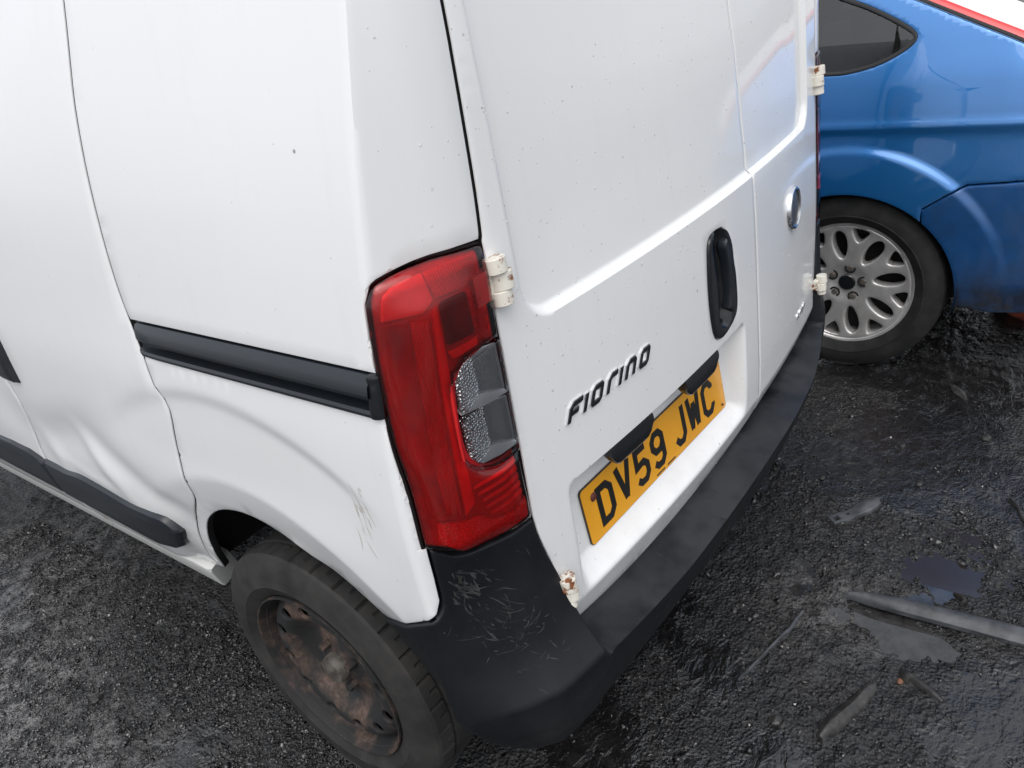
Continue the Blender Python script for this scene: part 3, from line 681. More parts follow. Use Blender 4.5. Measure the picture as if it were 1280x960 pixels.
CW = dict(D=[([(7, 7), (7, 72), (31, 72), (43, 60), (43, 19), (31, 7)], True)], V=[([(6, 79), (25, 9), (44, 79)], False)],
          five=[([(43, 72), (10, 72), (8, 41), (32, 44), (43, 34), (43, 18), (33, 7), (16, 7), (6, 15)], False)],
          nine=[([(43, 48), (33, 36), (17, 36), (7, 47), (7, 61), (17, 72), (33, 72), (43, 61)], True), ([(43, 47), (43, 18), (33, 7), (17, 7), (7, 15)], False)],
          J=[([(42, 79), (42, 19), (32, 7), (18, 7), (7, 19)], False)], W=[([(5, 79), (13, 8), (25, 62), (37, 8), (45, 79)], False)],
          C=[([(43, 56), (43, 61), (33, 72), (17, 72), (7, 61), (7, 18), (17, 7), (33, 7), (43, 18), (43, 23)], False)])
u = -.260+.038
for ch in ('D', 'V', 'five', 'nine', ' ', 'J', 'W', 'C'):
    if ch == ' ': u += .024; continue
    b = MB(); strokes([([(x*.001, y*.001) for x, y in p_], c_) for p_, c_ in CW[ch]], .0135, lambda a, c_, h, u=u: pl(u+a, .0145+c_, h), .0003, .0011, 0, b)
    b.build('character', 'plate_ink', PLT, smooth=False); u += .0605
b = MB()
for k in range(14):
    if k in (6, 7): continue
    b.box(pl(-.035+k*.0052, .0062, .0008), (.0019, .0006, .0014), rot=Matrix.Rotation(PY, 3, 'Z'))
b.build('maker_line', 'plate_ink', PLT, smooth=False)
for x, y in ((-.228, .083), (.243, .012)):
    b = MB(); r_ = .0085 if x < 0 else .003; b.cyl(pl(x, y, 0), pl(x, y, .004), r_, 16, r_*.7, bev=.2); b.cyl(pl(x, y, .0035), pl(x, y, .005), r_*.45, 12)
    b.build('screw', 'screw_red', PLT)
for s0, s1 in ((.335, .462), (.580, .716)):
    V = []; F = []; k = 12
    rows_ = [(.727, -.004), (.727, -.034), (.708, -.030), (.697, -.024), (.688, -.014), (.685, .0005), (.690, .004), (.705, .0045), (.720, .003), (.727, .001)]
    for i in range(k+1):
        t = i/k; e = min(t, 1-t); f = min(1, (e/.16))**.5 if e < .16 else 1
        for z, d_ in rows_: V.append(P(s0+(s1-s0)*t, .727+(z-.727)*(.45+.55*f), np.array(d_-.002)).reshape(3))
    mm = len(rows_)
    for i in range(k):
        for j in range(mm): F.append((i*mm+j, i*mm+(j+1) % mm, (i+1)*mm+(j+1) % mm, (i+1)*mm+j))
    F += [tuple(range(mm))[::-1], tuple(k*mm+j for j in range(mm))]
    mk('plate_lamp_cover', V, F, 'black_gloss', LD, sharp=50)
# --- hinges
def hinge(sx, z0, hts, y0):
    b = MB(); x = sx*(.648 if z0 > .8 else .640)
    for k, (a, c_, off, r) in enumerate(hts):
        b.cyl((x+sx*off, y0-.001, z0+a), (x+sx*off, y0+.001, z0+c_), r, 28, bev=.07, mi=k % 2 if k < 2 else 1)
    if z0 > .8: b.box((x+sx*.022, y0+.010, z0), (.024, .007, .020), 1)
    b.box((x-sx*.012, y0+.010, z0-.002), (.012, .006, .012), 0)
    return b.build('hinge', ['rusty_white', 'rusty_white'], VAN)
for sx in (-1, 1):
    hinge(sx, 1.084, [(.012, .032, .004, .0150), (-.012, .0115, -.004, .0155), (-.032, -.0125, .001, .0145)], .012)
    hinge(sx, .571, [(.000, .021, .002, .0135), (-.021, -.001, -.001, .0135), (-.034, -.022, .004, .0110)], -.014)
# --- tail lamps
LAMPB = [(.1411, .7231), (.0788, .7264), (.0438, .7337), (.0305, .7481), (.0148, .7680)]
LR = [(.1470, 1.1360), (.1500, 1.1173), (.1480, 1.0568), (.1430, .9728), (.1385, .8501), (.1405, .7462), (.1411, .7231)]
LO = curve([(a, z) for a, z in LAMPF[:7]], .012)+curve(LAMPF[6:-1], .012)[1:]+curve(LR, .012)+LAMPB[1:-1]
CLR = curve([(.1385, 1.0122), (.1090, 1.0121), (.0850, 1.0055), (.0742, .9914), (.0695, .9763), (.0674, .9134), (.0705, .8794), (.0823, .8580), (.1000, .8500), (.1350, .8466)], .008)
def ridge(z): return .061-.010*sstep(1.06, .75, z)
def lens_d(s, z, dd):
    t = s-ridge(z)
    k = np.where(t < 0, 1-np.clip(-t/.062, 0, 1)**1.25, 1-.72*np.clip(t/.080, 0, 1)**.9)
    k = k-.05*np.exp(-(t/.006)**2)
    top = sstep(1.146, 1.085, z)*sstep(.722, .765, z)
    return .002+(.004+.022*k*(.30+.70*top))*sstep(0, .009, dd)
def lens_in(off): return lambda s, z, dd: lens_d(s, z, np.full_like(s, .02))+off
LK = [1.]
_ld = lens_d
def lens_d(s, z, dd): return .002+(_ld(s, z, dd)-.002)*LK[0]
for fn, fl in ((P, False), (mirP, True)):
    LK[0] = 1. if not fl else .12          # the far lamp sits flush with the body
    L_ = panel('tail_lamp', LO, fn, 'lens_red', VAN, disp=lens_d, holes=[CLR], step=.007, edge=.006, er=.003, skirt=.012, flip=fl, sharp=60)
    panel('clear_lens', CLR, fn, 'lens_clear', L_, disp=lens_in(-.0005), step=.007, edge=.006, er=.001, skirt=.004, flip=fl, sharp=60)
    panel('lamp_seal', [(a-.0028 if a < .02 else a, z+(.003 if z > 1.1 else 0)) for a, z in LO], fn, 'seal_gap_shade', L_, disp=lambda s, z, dd: -.0065+0*s, step=.02, edge=.008, er=0, skirt=.02, flip=fl, holes=[[( .03, .80), (.03, 1.10), (.12, 1.10), (.12, .78)]])
    # moulded red inner walls and chambers just behind the lens; the pink one paints the sky sheen
    def under(off, f=None): return (lambda s, z, dd: lens_d(s, z, pdist(np.stack([s, z], 1), np.array(LO)))-off+(f(s, z, dd) if f else 0))
    panel('lamp_housing', LO, fn, 'lamp_red_deep', L_, disp=under(.0125), holes=[CLR], step=.006, edge=.006, er=0, skirt=.02, flip=fl)
    def wall(name, ol_, mat, disp): return panel(name, ol_, fn, mat, L_, disp=disp, step=.005, edge=.005, er=.0018, skirt=.004, flip=fl)
    if fl: continue
    wall('inner_wall', curve([(.022, .812), (.0185, .88), (.0115, .97), (.005, 1.04), (.0035, 1.086)], .02)+[(.0355, 1.086), (.0345, .98), (.0355, .88), (.041, .812)], 'lamp_red_deep', under(.0100, lambda s, z, dd: -.0012*np.abs(np.sin(s*420))))
    wall('inner_wall', [(.036, .815), (.0355, .98), (.037, 1.082), (.0545, 1.078), (.0520, .98), (.0505, .88), (.0505, .800)], 'lamp_red_mid', under(.0085))
    wall('inner_wall', curve([(.010, 1.090), (.016, 1.118), (.034, 1.128), (.060, 1.131)], .008)+[(.064, 1.100), (.050, 1.088)], 'lamp_sheen_pink', under(.0070))  # pink band: sky sheen along the lens top, painted in
    wall('inner_wall', [(.062, 1.131), (.100, 1.133), (.134, 1.130), (.136, 1.104), (.100, 1.098), (.067, 1.100)], 'lamp_red_mid', under(.0080))
    wall('ridge_strip', [(.0530, .800), (.0535, .90), (.0545, 1.00), (.0580, 1.084), (.0655, 1.092), (.0660, 1.02), (.0640, .90), (.0650, .812)], 'lamp_red_bright', under(.0065))  # brighter red strip behind the lens ridge
    wall('dark_chamber', rbox(.0695, .106, 1.036, 1.093, .006), 'lamp_red_dark', under(.0110, lambda s, z, dd: -.0*s))
    wall('inner_wall', rbox(.109, .136, 1.024, 1.096, .006), 'lamp_red_rib', under(.0120, lambda s, z, dd: -.004*np.cos((s-.122)*120)-.0012*np.sin(z*420)))
    wall('inner_wall', curve([(.069, 1.030), (.072, 1.020), (.080, 1.018), (.105, 1.0215)], .006)+[(.106, 1.0325)], 'lamp_red_bright', under(.0085))
    for k in range(5):
        z0 = .776+k*.0130; wall('rib', [(.080-.006*k*.5, z0), (.136, z0-.003), (.136, z0+.0085), (.078-.006*k*.5, z0+.0095)], 'lamp_red_rib', under(.0100, lambda s, z, dd, z0=z0: -.006*sstep(z0, z0+.010, z)))
    wall('reflex_strip', [(.024, .776), (.044, .744), (.075, .735), (.136, .731), (.136, .764), (.105, .762), (.080, .770), (.066, .790), (.050, .794), (.026, .806)], 'reflex_red', under(.0060))
    for z0, z1 in ((.938, 1.008), (.858, .930)):
        panel('bulb_reflector', rbox(.072, .106, z0, z1, .008), fn, 'reflector_prism', L_, disp=lambda s, z, dd: -.010+.020*sstep(.106, .074, s), step=.004, edge=.005, er=.001, flip=fl)
        panel('chamber_wall', rbox(.101, .139, z0, z1, .004), fn, 'reflector_silver', L_, disp=lambda s, z, dd: -.010+.012*sstep(.104, .139, s), step=.006, edge=.005, er=.001, flip=fl)
        b = MB(); V = []
        for s in (.072, .103, .137):
            for z, d_ in ((z0-.001, .009), (z0+.007, -.012)): V.append(fn(np.array(s), np.array(z), np.array(d_)).reshape(3))
        F = [(0, 2, 3, 1), (2, 4, 5, 3)]; b.add(V, F if not fl else [f[::-1] for f in F]); b.build('chamber_shelf', 'reflector_white', L_)
# --- rear bumper, moulded in one piece
def cap_c(s): return np.interp(s, [-.25, -.12, -.05, 0, .04, .09, .15, .4, .81], [.006, .010, .018, .040, .058, .069, .072, .069, .068])
def bump_d(s, z, dd):
    rt = s > .81; cr = np.interp(s, [.81, 1.0, 1.19, 1.286, 1.38, 1.46, 1.52, 1.57, 1.67], [.068, .067, .060, .050, .036, .026, .018, .010, .006]); s = np.where(rt, 1.62-s, s); c_ = np.where(rt, cr, cap_c(s))
    t = np.clip((z-.462)/(.735-.462), 0, 1); cap = c_*((1-t)**2.8)+.003
    zl = np.interp(s, [.18, .44, .81], [.457, .432, .44])
    led = (c_+.004)*np.clip((zl-z)/.0085, 0, 1)-.004
    d = cap+(led-cap)*sstep(.176, .198, s)
    lo_ = np.clip((.440-z)/.14, 0, 1); d = d-.042*lo_**1.6
    r = rw(s, z); d = d-.020*np.clip((.478-r)/.085, 0, 1)*sstep(.02, -.03, s)
    return d
ac = []
for a in np.linspace(0, 1, 14):
    z = .5684+(.318-.5684)*a; y = WHC[0]-math.sqrt(max(0, (.392-.02*a)**2-(z-WHC[1])**2)); ac.append((float(Ay(z))-y, z))
half_top = curve([(-.1435+.002, .5664), (-.067, .6090), (-.0072, .6437), (.0085, .6543), (.0150, .6757), (.0160, .7165), (.0163, .763)], .01)
lb = curve([(.0163, .7640), (.0305, .7451), (.0438, .7307), (.0788, .7234), (.1385, .7201)], .01)[1:]
ce = curve([(.1385, .7201), (.1402, .7173), (.1480, .665), (.1611, .61), (.1665, .5659), (.1760, .4567)], .015)[1:]
lg = [(.20, .4560), (.30, .4440), (.44, .4340), (.59, .4330), (.81, .4420)]
top = half_top+lb+ce+lg
right = [(1.62-a, z) for a, z in top[:-1]][::-1]
right = [(a, z) if not (z < .4605 and a < 1.43) else (a, z) for a, z in right]
arcl = ac[::-1]; arcr = [(1.62-a, z) for a, z in ac]
bot = [(float(a), .312) for a in np.linspace(1.62-ac[-1][0]-.02, ac[-1][0]+.02, 60)]
def bfn(s, z, d):
    m_ = s > .81; p = P(np.where(m_, 1.62-s, s), z, d); p[..., 0] = np.where(m_, -p[..., 0], p[..., 0]); return p
def zl_(q): return np.interp(q, [.18, .44, .81], [.457, .432, .44])
def bfine(s, z): q = np.where(s > .81, 1.62-s, s); return (q < .205)
def bexcl(s, z): q = np.where(s > .81, 1.62-s, s); return (q > .1995)
br_ = []
for s_ in np.arange(.2005, 1.4196, .008):
    q_ = s_ if s_ <= .81 else 1.62-s_; zz_ = float(zl_(q_))
    br_ += [(s_, zz_-o_) for o_ in (.002, .0055, .0078, .0085, .0095, .012, .018, .028, .042, .058, .075, .092, .108)]
br_ = np.array(br_); br_ = br_[br_[:, 1] > .318]
BP = panel('rear_bumper', arcl+top+right+arcr+bot, bfn, 'bumper_plastic', VAN, disp=bump_d, step=.016, fine=bfine, fstep=.0065, edge=.008, er=.003, skirt_to=-.03, sharp=55, rows=br_, excl=bexcl)
# --- right side, roof, front (outside the picture, kept simple)
ol = [(-2.1, .42), (-.75, .42), (-.69, .52), (-.62, .60), (-.51, .668), (-.40, .68), (-.28, .645), (-.1435, .5684)]+QLOW[1:]+lf+curve(GAPR, .03)+[(-2.1, 1.60)]
panel('side_panel', ol, mirP, 'white_paint', VAN, step=.06, edge=.02, er=.003, flip=True)
V = []; F = []; ys = np.linspace(0, 1, 24); xs = np.linspace(-1, 1, 25)
for t in ys:
    for x in xs:
        y = .052+.03*(1-abs(x))*0+t*2.35; e = abs(x); w_ = .705
        z = 1.598+.115*(1-e**2.6)*min(1, (t*2.35/.16+.02))**.5
        V.append((x*w_, y+(.02 if t == 0 else 0)-(.0 if t else .01*(1-e)), z))
for i in range(23):
    for j in range(24): a = i*25+j; F.append((a, a+1, a+26, a+25))
mk('roof', V, F, 'white_paint', VAN)
b = MB(); V = []; F = []; secs = [(2.15, .36, 1.60, .80, .68), (2.5, .32, 1.40, .81, .66), (2.75, .30, 1.10, .82, .74), (3.05, .30, .98, .81, .72), (3.22, .32, .85, .74, .66), (3.28, .36, .66, .64, .58)]
for y, z0, z1, w0, w1 in [(2.15+(y-2.15)*1.3, *q) for y, *q in secs]: V += [(-w0, y, z0), (-w0-.02, y, (z0+z1)/2), (-w1, y, z1), (w1, y, z1), (w0+.02, y, (z0+z1)/2), (w0, y, z0)]
for i in range(5):
    for j in range(5): a = i*6+j; F.append((a, a+1, a+7, a+6))
F.append((30, 31, 32, 33, 34, 35)); mk('front_body', V, F, 'white_paint', VAN, sharp=50)
mk('windscreen', [(-.62, 2.18, 1.600), (.62, 2.18, 1.600), (.70, 2.91, 1.125), (-.70, 2.91, 1.125)], [(0, 1, 2, 3)], 'window_black', VAN)
# --- wheels
def tyre(c, ax, Rr, rl, hw, name, parent, n=384):
    k = (Rr-rl)
    half = [(rl, hw*.80), (rl+.10*k, hw*.93), (rl+.30*k, hw*1.03), (rl+.33*k, hw*1.055), (rl+.36*k, hw*1.04), (rl+.55*k, hw*1.05), (rl+.74*k, hw*.985), (rl+.86*k, hw*.925), (rl+.935*k, hw*.875), (rl+.975*k, hw*.80), (rl+.992*k, hw*.62), (rl+.995*k, hw*.40), (rl+.93*k, hw*.385), (rl+.93*k, hw*.32), (rl+k, hw*.30)]
    prof = half+[(r, -h) for r, h in half[::-1]]; m_ = len(prof)
    def mod(i, j, r, h):
        jj = min(j, m_-1-j)
        if i % 12 == 6 and jj == 11: r -= .005
        if i % 12 == 0 and jj in (10, 11): r -= .007
        if i % 12 == 0 and jj == 9: r -= .001
        return r, h
    V, F = lathe(prof, c, ax, n, mod=mod)
    V = [(x+(0 if z > .006 else (1 if x > c[0] else -1)*.006), y, max(z, .001)) for x, y, z in V]
    return mk(name, V, F, 'tyre_rubber', parent, sharp=28)
def steel_wheel(c, ax):
    wn = node('wheel', VAN); cx, cy, cz = c
    tyre(c, ax, .288, .187, .0765, 'tyre', wn)
    V, F = lathe([(.183, .058), (.1905, .066), (.1930, .0715), (.1920, .0755), (.1890, .0755), (.1868, .0700), (.1845, .060), (.1820, .045), (.1790, .030), (.175, .01), (.172, -.05), (.150, -.08)], c, ax, 96)
    mk('rim', V, F, 'rust_steel', wn, sharp=50)
    hole = []
    for k in range(12):
        a = R(50)+2*math.pi*k/12; u = Vector((math.cos(a), math.sin(a))); t = Vector((-u.y, u.x))
        hole.append([tuple(u*.1440+u*.0130*math.cos(q)+t*.0175*math.sin(q)) for q in np.linspace(0, 2*math.pi, 17)[:-1]])
    def dp(r): return np.interp(r, [0, .03, .036, .060, .085, .100, .112, .124, .136, .152, .164, .172, .180], [.036, .036, .034, .028, .022, .030, .043, .053, .0575, .0570, .051, .042, .030])
    def fn(u, v, d): r = np.hypot(u, v); return np.stack([cx+ax*(dp(r)+d), cy+u, cz+v], -1)
    circ = [(.1785*math.cos(a), .1785*math.sin(a)) for a in np.linspace(0, 2*math.pi, 73)[:-1]]
    panel('wheel_disc', circ, fn, 'rust_steel', wn, holes=hole, step=.008, edge=.008, er=.002, skirt=.006, flip=ax < 0, sharp=60)
    b = MB(); V, F = lathe([(.031, .034), (.031, .048), (.027, .058), (.018, .061), (.001, .062)], c, ax, 28); b.add(V, F); b.build('hub_cap', 'hub_grey', wn)
    for k in range(4):
        a = math.pi/4+k*math.pi/2+.3; q = (cy+.049*math.cos(a), cz+.049*math.sin(a)); b = MB()
        b.cyl((cx+ax*.030, *q), (cx+ax*.050, *q), .0105, 6, .009, bev=.15); b.build('wheel_bolt', 'rust_steel', wn)
    b = MB(); V, F = lathe([(.155, -.02), (.02, -.02)], c, ax, 32); b.add(V, F); b.build('brake_drum', 'gap_black', wn)
steel_wheel((-.742, *WHC), -1); steel_wheel((.742, *WHC), 1); steel_wheel((-.735, 2.993, .28), -1)
# --- rain drops standing on the tail
rd = np.random.default_rng(11); V = []; F = []; q = 0
def drop(base, nn, r):
    global q
    nn = Vector(nn); t = Vector((0, 0, 1)).cross(nn).normalized(); u = nn.cross(t); c = Vector(base)
    k = 8
    for rr, h in ((1, -.05), (.86, .30), (.5, .52)):
        for i in range(k): a = 2*math.pi*i/k; V.append(c+(t*math.cos(a)+u*math.sin(a)*1.15)*r*rr+nn*h*r)
    V.append(c+nn*.58*r)
    for w_ in range(2): F.extend([(q+w_*k+i, q+w_*k+(i+1) % k, q+(w_+1)*k+(i+1) % k, q+(w_+1)*k+i) for i in range(k)])
    F.extend([(q+2*k+i, q+2*k+(i+1) % k, q+3*k) for i in range(k)]); q += 3*k+1
ss = np.concatenate([rd.uniform(.17, 1.42, 620), rd.uniform(.17, .215, 30), rd.uniform(.02, .14, 12), rd.uniform(.2, .9, 60)]); zz = np.concatenate([rd.uniform(.47, 1.32, 620), rd.uniform(1.12, 1.5, 30), rd.uniform(1.16, 1.42, 12), rd.uniform(.44, .50, 60)])
dv = np.where(ss > .15, rear_disp(ss, zz, None), 0.)
ok = ~inpoly(np.stack([ss, zz], 1), hp) & ~((ss > .29) & (ss < .83) & (zz > .53) & (zz < .73))
for b_, n_ in zip(P(ss[ok], zz[ok], dv[ok]), N(ss[ok], zz[ok])): drop(b_, n_, .0006+.0013*rd.random()**2.2)
tag(mk('rain_drops', V, F, 'water_drop', VAN), kind='stuff')
# --- scrapes: fine pale lines dragged over the bumper corner, a brown rub on the quarter panel
def scrapes(name, n, cs, cz, ss_, sz_, lmin, lmax, ang, aj, wd, curl, dfn, mat, parent, seed):
    r = np.random.default_rng(seed); V = []; F = []
    for _ in range(n):
        s0, z0 = cs+ss_*r.normal(), cz+sz_*r.normal(); a = ang+aj*r.normal(); L_ = lmin+(lmax-lmin)*r.random()**2.5; k = curl*r.normal(); q = []; st = L_/7; w_ = wd*(.4+.9*r.random())
        for i in range(8):
            t = math.sin(math.pi*(i+.3)/8)
            q.append((s0, z0, a, w_*t)); s0 += st*math.cos(a); z0 += st*math.sin(a); a += k*st/.01
        q = np.array(q)
        if q[:, 0].min() < .004 and parent is BP: q = q[q[:, 0] > .004]
        if parent is BP: q = q[((q[:, 0] > .024) | (q[:, 1] < .63)) & (q[:, 1] < .715) & (q[:, 0] < .128) & (q[:, 1] > .36)]
        if len(q) < 3: continue
        ns, nz = -np.sin(q[:, 2]), np.cos(q[:, 2]); b0 = len(V)
        for sg in (-1, 1):
            s1, z1 = q[:, 0]+sg*ns*q[:, 3], q[:, 1]+sg*nz*q[:, 3]; V += list(P(s1, z1, dfn(s1, z1, None)+.0004))
        m_ = len(q); F += [(b0+i, b0+i+1, b0+m_+i+1, b0+m_+i) for i in range(m_-1)]
    return tag(mk(name, V, F, mat, parent), kind='stuff')
scrapes('scrape_marks', 60, .050, .640, .022, .050, .006, .040, R(-62), .35, .0007, .18, bump_d, 'scratch_pale', BP, 3)
scrapes('scrape_marks', 55, .085, .560, .018, .030, .004, .022, R(-25), .8, .0006, .5, bump_d, 'scratch_pale', BP, 4)
scrapes('scrape_marks', 40, .035, .690, .014, .012, .010, .035, R(-70), .25, .0012, .06, bump_d, 'scratch_pale', BP, 5)
scrapes('scrape_marks', 22, -.088, .815, .010, .022, .008, .045, R(-72), .12, .0005, .05, side_disp, 'scratch_brown', VAN, 6)
# ================================================================== THE BLUE CAR
CAR = empty('parked_car', (2.14, .9, 0))
tag(CAR, 'blue hatchback with silver alloy wheel parked on the far side of the van', 'car')
def mirF(y, z, d=0.):
    p = FP(y, z, d); p[..., 0] = 4.28-p[..., 0]; return p
FAR = [(WC[0]+.332*math.cos(R(a)), WC[1]+.325*math.sin(R(a))) for a in np.linspace(-12, 192, 40)]
FARB = [(WC[0]+.332*math.cos(R(a)), WC[1]+.325*math.sin(R(a))) for a in np.linspace(132.5, 196, 16)]
FART = [(WC[0]+.332*math.cos(R(a)), WC[1]+.325*math.sin(R(a))) for a in np.linspace(-12, 131.5, 30)]
SEAM = [(-.1367, .5470), (-.1400, .5937), (-.1987, .6355), (-.2362, .6584), (-.2561, .6683), (-.3166, .6739), (-.3936, .680), (-.55, .69), (-.70, .70)]
WIN = curve([(.80, 1.0), (.45, .991), (.1825, .9936), (.1161, .994), (.0381, 1.0083), (-.024, 1.0332), (-.0627, 1.059), (-.0730, 1.0785), (-.0603, 1.0977), (-.0195, 1.1236), (.053, 1.1612), (.1241, 1.1912), (.30, 1.255), (.55, 1.305), (.80, 1.32)], .02)
PIL = [(-.70, .80), (-.56, .89), (-.46, .978), (-.3419, 1.0406), (-.2187, 1.0972), (-.1321, 1.1366), (-.0532, 1.1724), (.10, 1.24), (.35, 1.33), (.80, 1.395), (1.6, 1.40)]
FRONTW = [(2.723+.332*math.cos(R(a)), .3076+.325*math.sin(R(a))) for a in np.linspace(-10, 190, 30)]
def cd(y, z, dd):
    return .006*np.exp(-((z-.842)/.012)**2)-.004*sstep(.842, .80, z)*sstep(.62, .80, z)
def ff(y, z): return ((np.abs(z-.842) < .022) | (np.abs(np.hypot(y-WC[0], z-WC[1])-.465) < .028) | (y < .42)) & (y < .7)
frw = np.array([(WC[0]+r_*math.cos(a), WC[1]+r_*math.sin(a)) for r_ in np.arange(.440, .496, .005) for a in np.linspace(-.3, math.pi+.3, 150)])
fex = lambda y, z: np.abs(np.hypot(y-WC[0], z-WC[1])-.4675) < .033
for fn, fl in ((FP, True), (mirF, False)):
    ol = [(.52, .25)]+FART+SEAM[1:]+[(-.72, .74)]+curve(PIL[:7], .02)+curve(PIL[6:8], .02)[1:]+[(.35, 1.33), (.80, 1.395), (1.55, 1.40), (2.15, 1.02), (2.18, .25)]
    win2 = [(.86, 1.0), (.86, 1.325), (1.45, 1.335), (1.95, 1.02)]
    SP = panel('side_panel', ol, fn, 'blue_paint', CAR, disp=cd, holes=[WIN, win2], step=.045, fine=ff, fstep=.010, edge=.012, er=.004, flip=fl, rows=frw, excl=fex)
    panel('window_glass', WIN, fn, 'car_glass', SP, disp=lambda y, z, dd: -.007+0*y, step=.06, edge=.02, er=0, skirt=.004, flip=fl)
    # rubber seal round the glass
    w_ = np.array(WIN); t = np.roll(w_, -1, 0)-np.roll(w_, 1, 0); t /= np.linalg.norm(t, axis=1, keepdims=True); nr = np.stack([-t[:, 1], t[:, 0]], 1)
    if area(w_) > 0: nr = nr
    else: nr = -nr
    inn = w_+nr*.009; V = []; F = []; n = len(w_)
    for q, d_ in ((w_-nr*.001, .0015), (w_+nr*.003, .003), (inn, .001), (inn, -.010)): V += list(fn(q[:, 0], q[:, 1], np.full(n, d_)))
    for k in range(3):
        for i in range(n): j = (i+1) % n; f = (k*n+i, k*n+j, (k+1)*n+j, (k+1)*n+i); F.append(f)
    mk('window_seal', V, F, 'seal_gap_shade', SP)
    panel('window_glass', win2, fn, 'car_glass', SP, disp=lambda y, z, dd: -.007+0*y, step=.08, edge=.03, er=0, skirt=.004, flip=fl)
    BO = FARB+[(-.255, .262), (-.34, .248), (-.45, .25), (-.70, .27), (-.745, .45), (-.72, .69)]+[(y, z-.004) for y, z in SEAM[::-1][1:-1]]
    RB = panel('rear_bumper', BO, fn, 'blue_bumper', CAR, step=.015, edge=.012, er=.004, flip=fl, rows=frw, excl=fex, disp=lambda y, z, dd: .002-.012*sstep(.36, .25, z))
    ol = FRONTW[::-1]
    panel('front_wing', [(2.19, .25), (2.19, 1.0), (2.5, .98), (3.0, .90), (3.35, .72), (3.42, .45), (3.4, .25)]+[(y, z) for y, z in FRONTW], fn, 'blue_paint', CAR, step=.06, edge=.03, er=.004, flip=fl)
    # tail lamp on the rear pillar: red edge, pale lens, running inwards behind the pillar
    pe = curve(PIL[1:8], .02)
    rowsL = [(.004, .000, 0), (.006, .006, 0), (.005, .012, 1), (.010, .020, 1), (.012, .030, 2), (.020, .060, 2), (.030, .095, 2), (.034, .105, 2)]
    V = []; F = []; M = []; n = len(pe); mm = len(rowsL)
    for i, (y, z) in enumerate(pe):
        a = np.array(pe[min(i+1, n-1)])-np.array(pe[max(i-1, 0)]); a /= np.linalg.norm(a); no = np.array((-a[1], a[0]))
        if no[1] < 0: no = -no
        base = FP(np.array(y), np.array(z)).reshape(3)
        for e, inw, _ in rowsL:
            p = base+np.array((inw*.85, no[0]*e-inw*.22, no[1]*e+inw*.30)); p[0] = p[0] if fl else 4.28-p[0]; V.append(p)
    for i in range(n-1):
        for j in range(mm-1): f = (i*mm+j, i*mm+j+1, (i+1)*mm+j+1, (i+1)*mm+j); F.append(f if fl else f[::-1]); M.append([0, 0, 1, 1, 2, 2, 2][j])
    mk('tail_lamp', V, F, None, CAR, mats=['seal_gap_shade', 'lamp_red', 'lamp_white'], mi=M)
    V, F = arch([(.345, .06), (.345, -.2), (.1, -.2)], (1.30 if fl else 2.98, *WC), -1 if fl else 1, -12, 192); mk('wheel_arch_liner', V, F, 'liner_black', CAR)
    V, F = arch([(.345, .06), (.345, -.2), (.1, -.2)], (1.30 if fl else 2.98, 2.723, .3076), -1 if fl else 1, -12, 192); mk('wheel_arch_liner', V, F, 'liner_black', CAR)
def strip_loft(name, L, mat, parent, ny=12, crown=.05):
    V = []; F = []; n = len(L)
    for x, y, z in L:
        for k in range(ny+1):
            t = k/ny; V.append((x+(4.28-2*x)*t, y-crown*.6*math.sin(math.pi*t), z+crown*math.sin(math.pi*t)))
    for i in range(n-1):
        for k in range(ny): a = i*(ny+1)+k; F.append((a, a+1, a+ny+2, a+ny+1))
    return mk(name, V, F, mat, parent, sharp=50)
def fpx(y, z): return (float(FX(y, z)), y, z)
strip_loft('roof', [fpx(y, z) for y, z in ((.16, 1.265), (.35, 1.33), (.80, 1.395), (1.55, 1.40))], 'blue_paint', CAR, crown=.06)
strip_loft('windscreen', [fpx(y, z) for y, z in ((1.55, 1.40), (2.15, 1.02), (2.35, .99))], 'window_black', CAR)
strip_loft('bonnet', [fpx(y, z) for y, z in ((2.35, .99), (3.0, .90), (3.35, .72), (3.42, .45), (3.4, .25))], 'blue_paint', CAR)
def inset(y, z): p = FP(np.array(y), np.array(z)).reshape(3); return (p[0]+.092, y-.020, z+.036)
strip_loft('rear_window', [inset(y, z) for y, z in ((.10, 1.24), (-.0532, 1.1724), (-.2187, 1.0972), (-.3419, 1.0406), (-.46, .978))], 'window_black', CAR, crown=.05)
strip_loft('tailgate', [inset(-.46, .978), inset(-.56, .89), (1.62, -.74, .80), (1.60, -.765, .69)], 'blue_paint', CAR, crown=.04)
strip_loft('bumper_middle', [fpx(-.70, .69), fpx(-.745, .45), fpx(-.70, .27)], 'blue_bumper', CAR, crown=.04)
b = MB(); b.box((2.14, 1.3, .36), (.80, 1.9, .10)); b.box((2.14, .05, .62), (.62, .42, .20)); b.box((2.14, -.45, .45), (.66, .22, .15)); b.build('floor_pan', 'gap_black', CAR)
b = MB(); b.box((2.14, -.15, .955), (.72, .26, .012)); b.build('parcel_shelf', 'seat_fabric', CAR)
for x in (1.62, 2.14, 2.66):
    b = MB(); b.box((x, .20, .90), (.22, .06, .22), bev=.03); b.build('rear_seat', 'seat_fabric', CAR)
    b = MB(); b.box((x, .14, 1.135), (.11, .05, .035), bev=.03, rot=Matrix.Rotation(R(180), 3, 'X')); b.box((x, .14, 1.20), (.125, .055, .045), bev=.025); b.cyl((x-.05, .15, 1.05), (x-.05, .15, 1.13), .007, 10); b.cyl((x+.05, .15, 1.05), (x+.05, .15, 1.13), .007, 10); b.build('head_rest', 'seat_fabric', CAR)
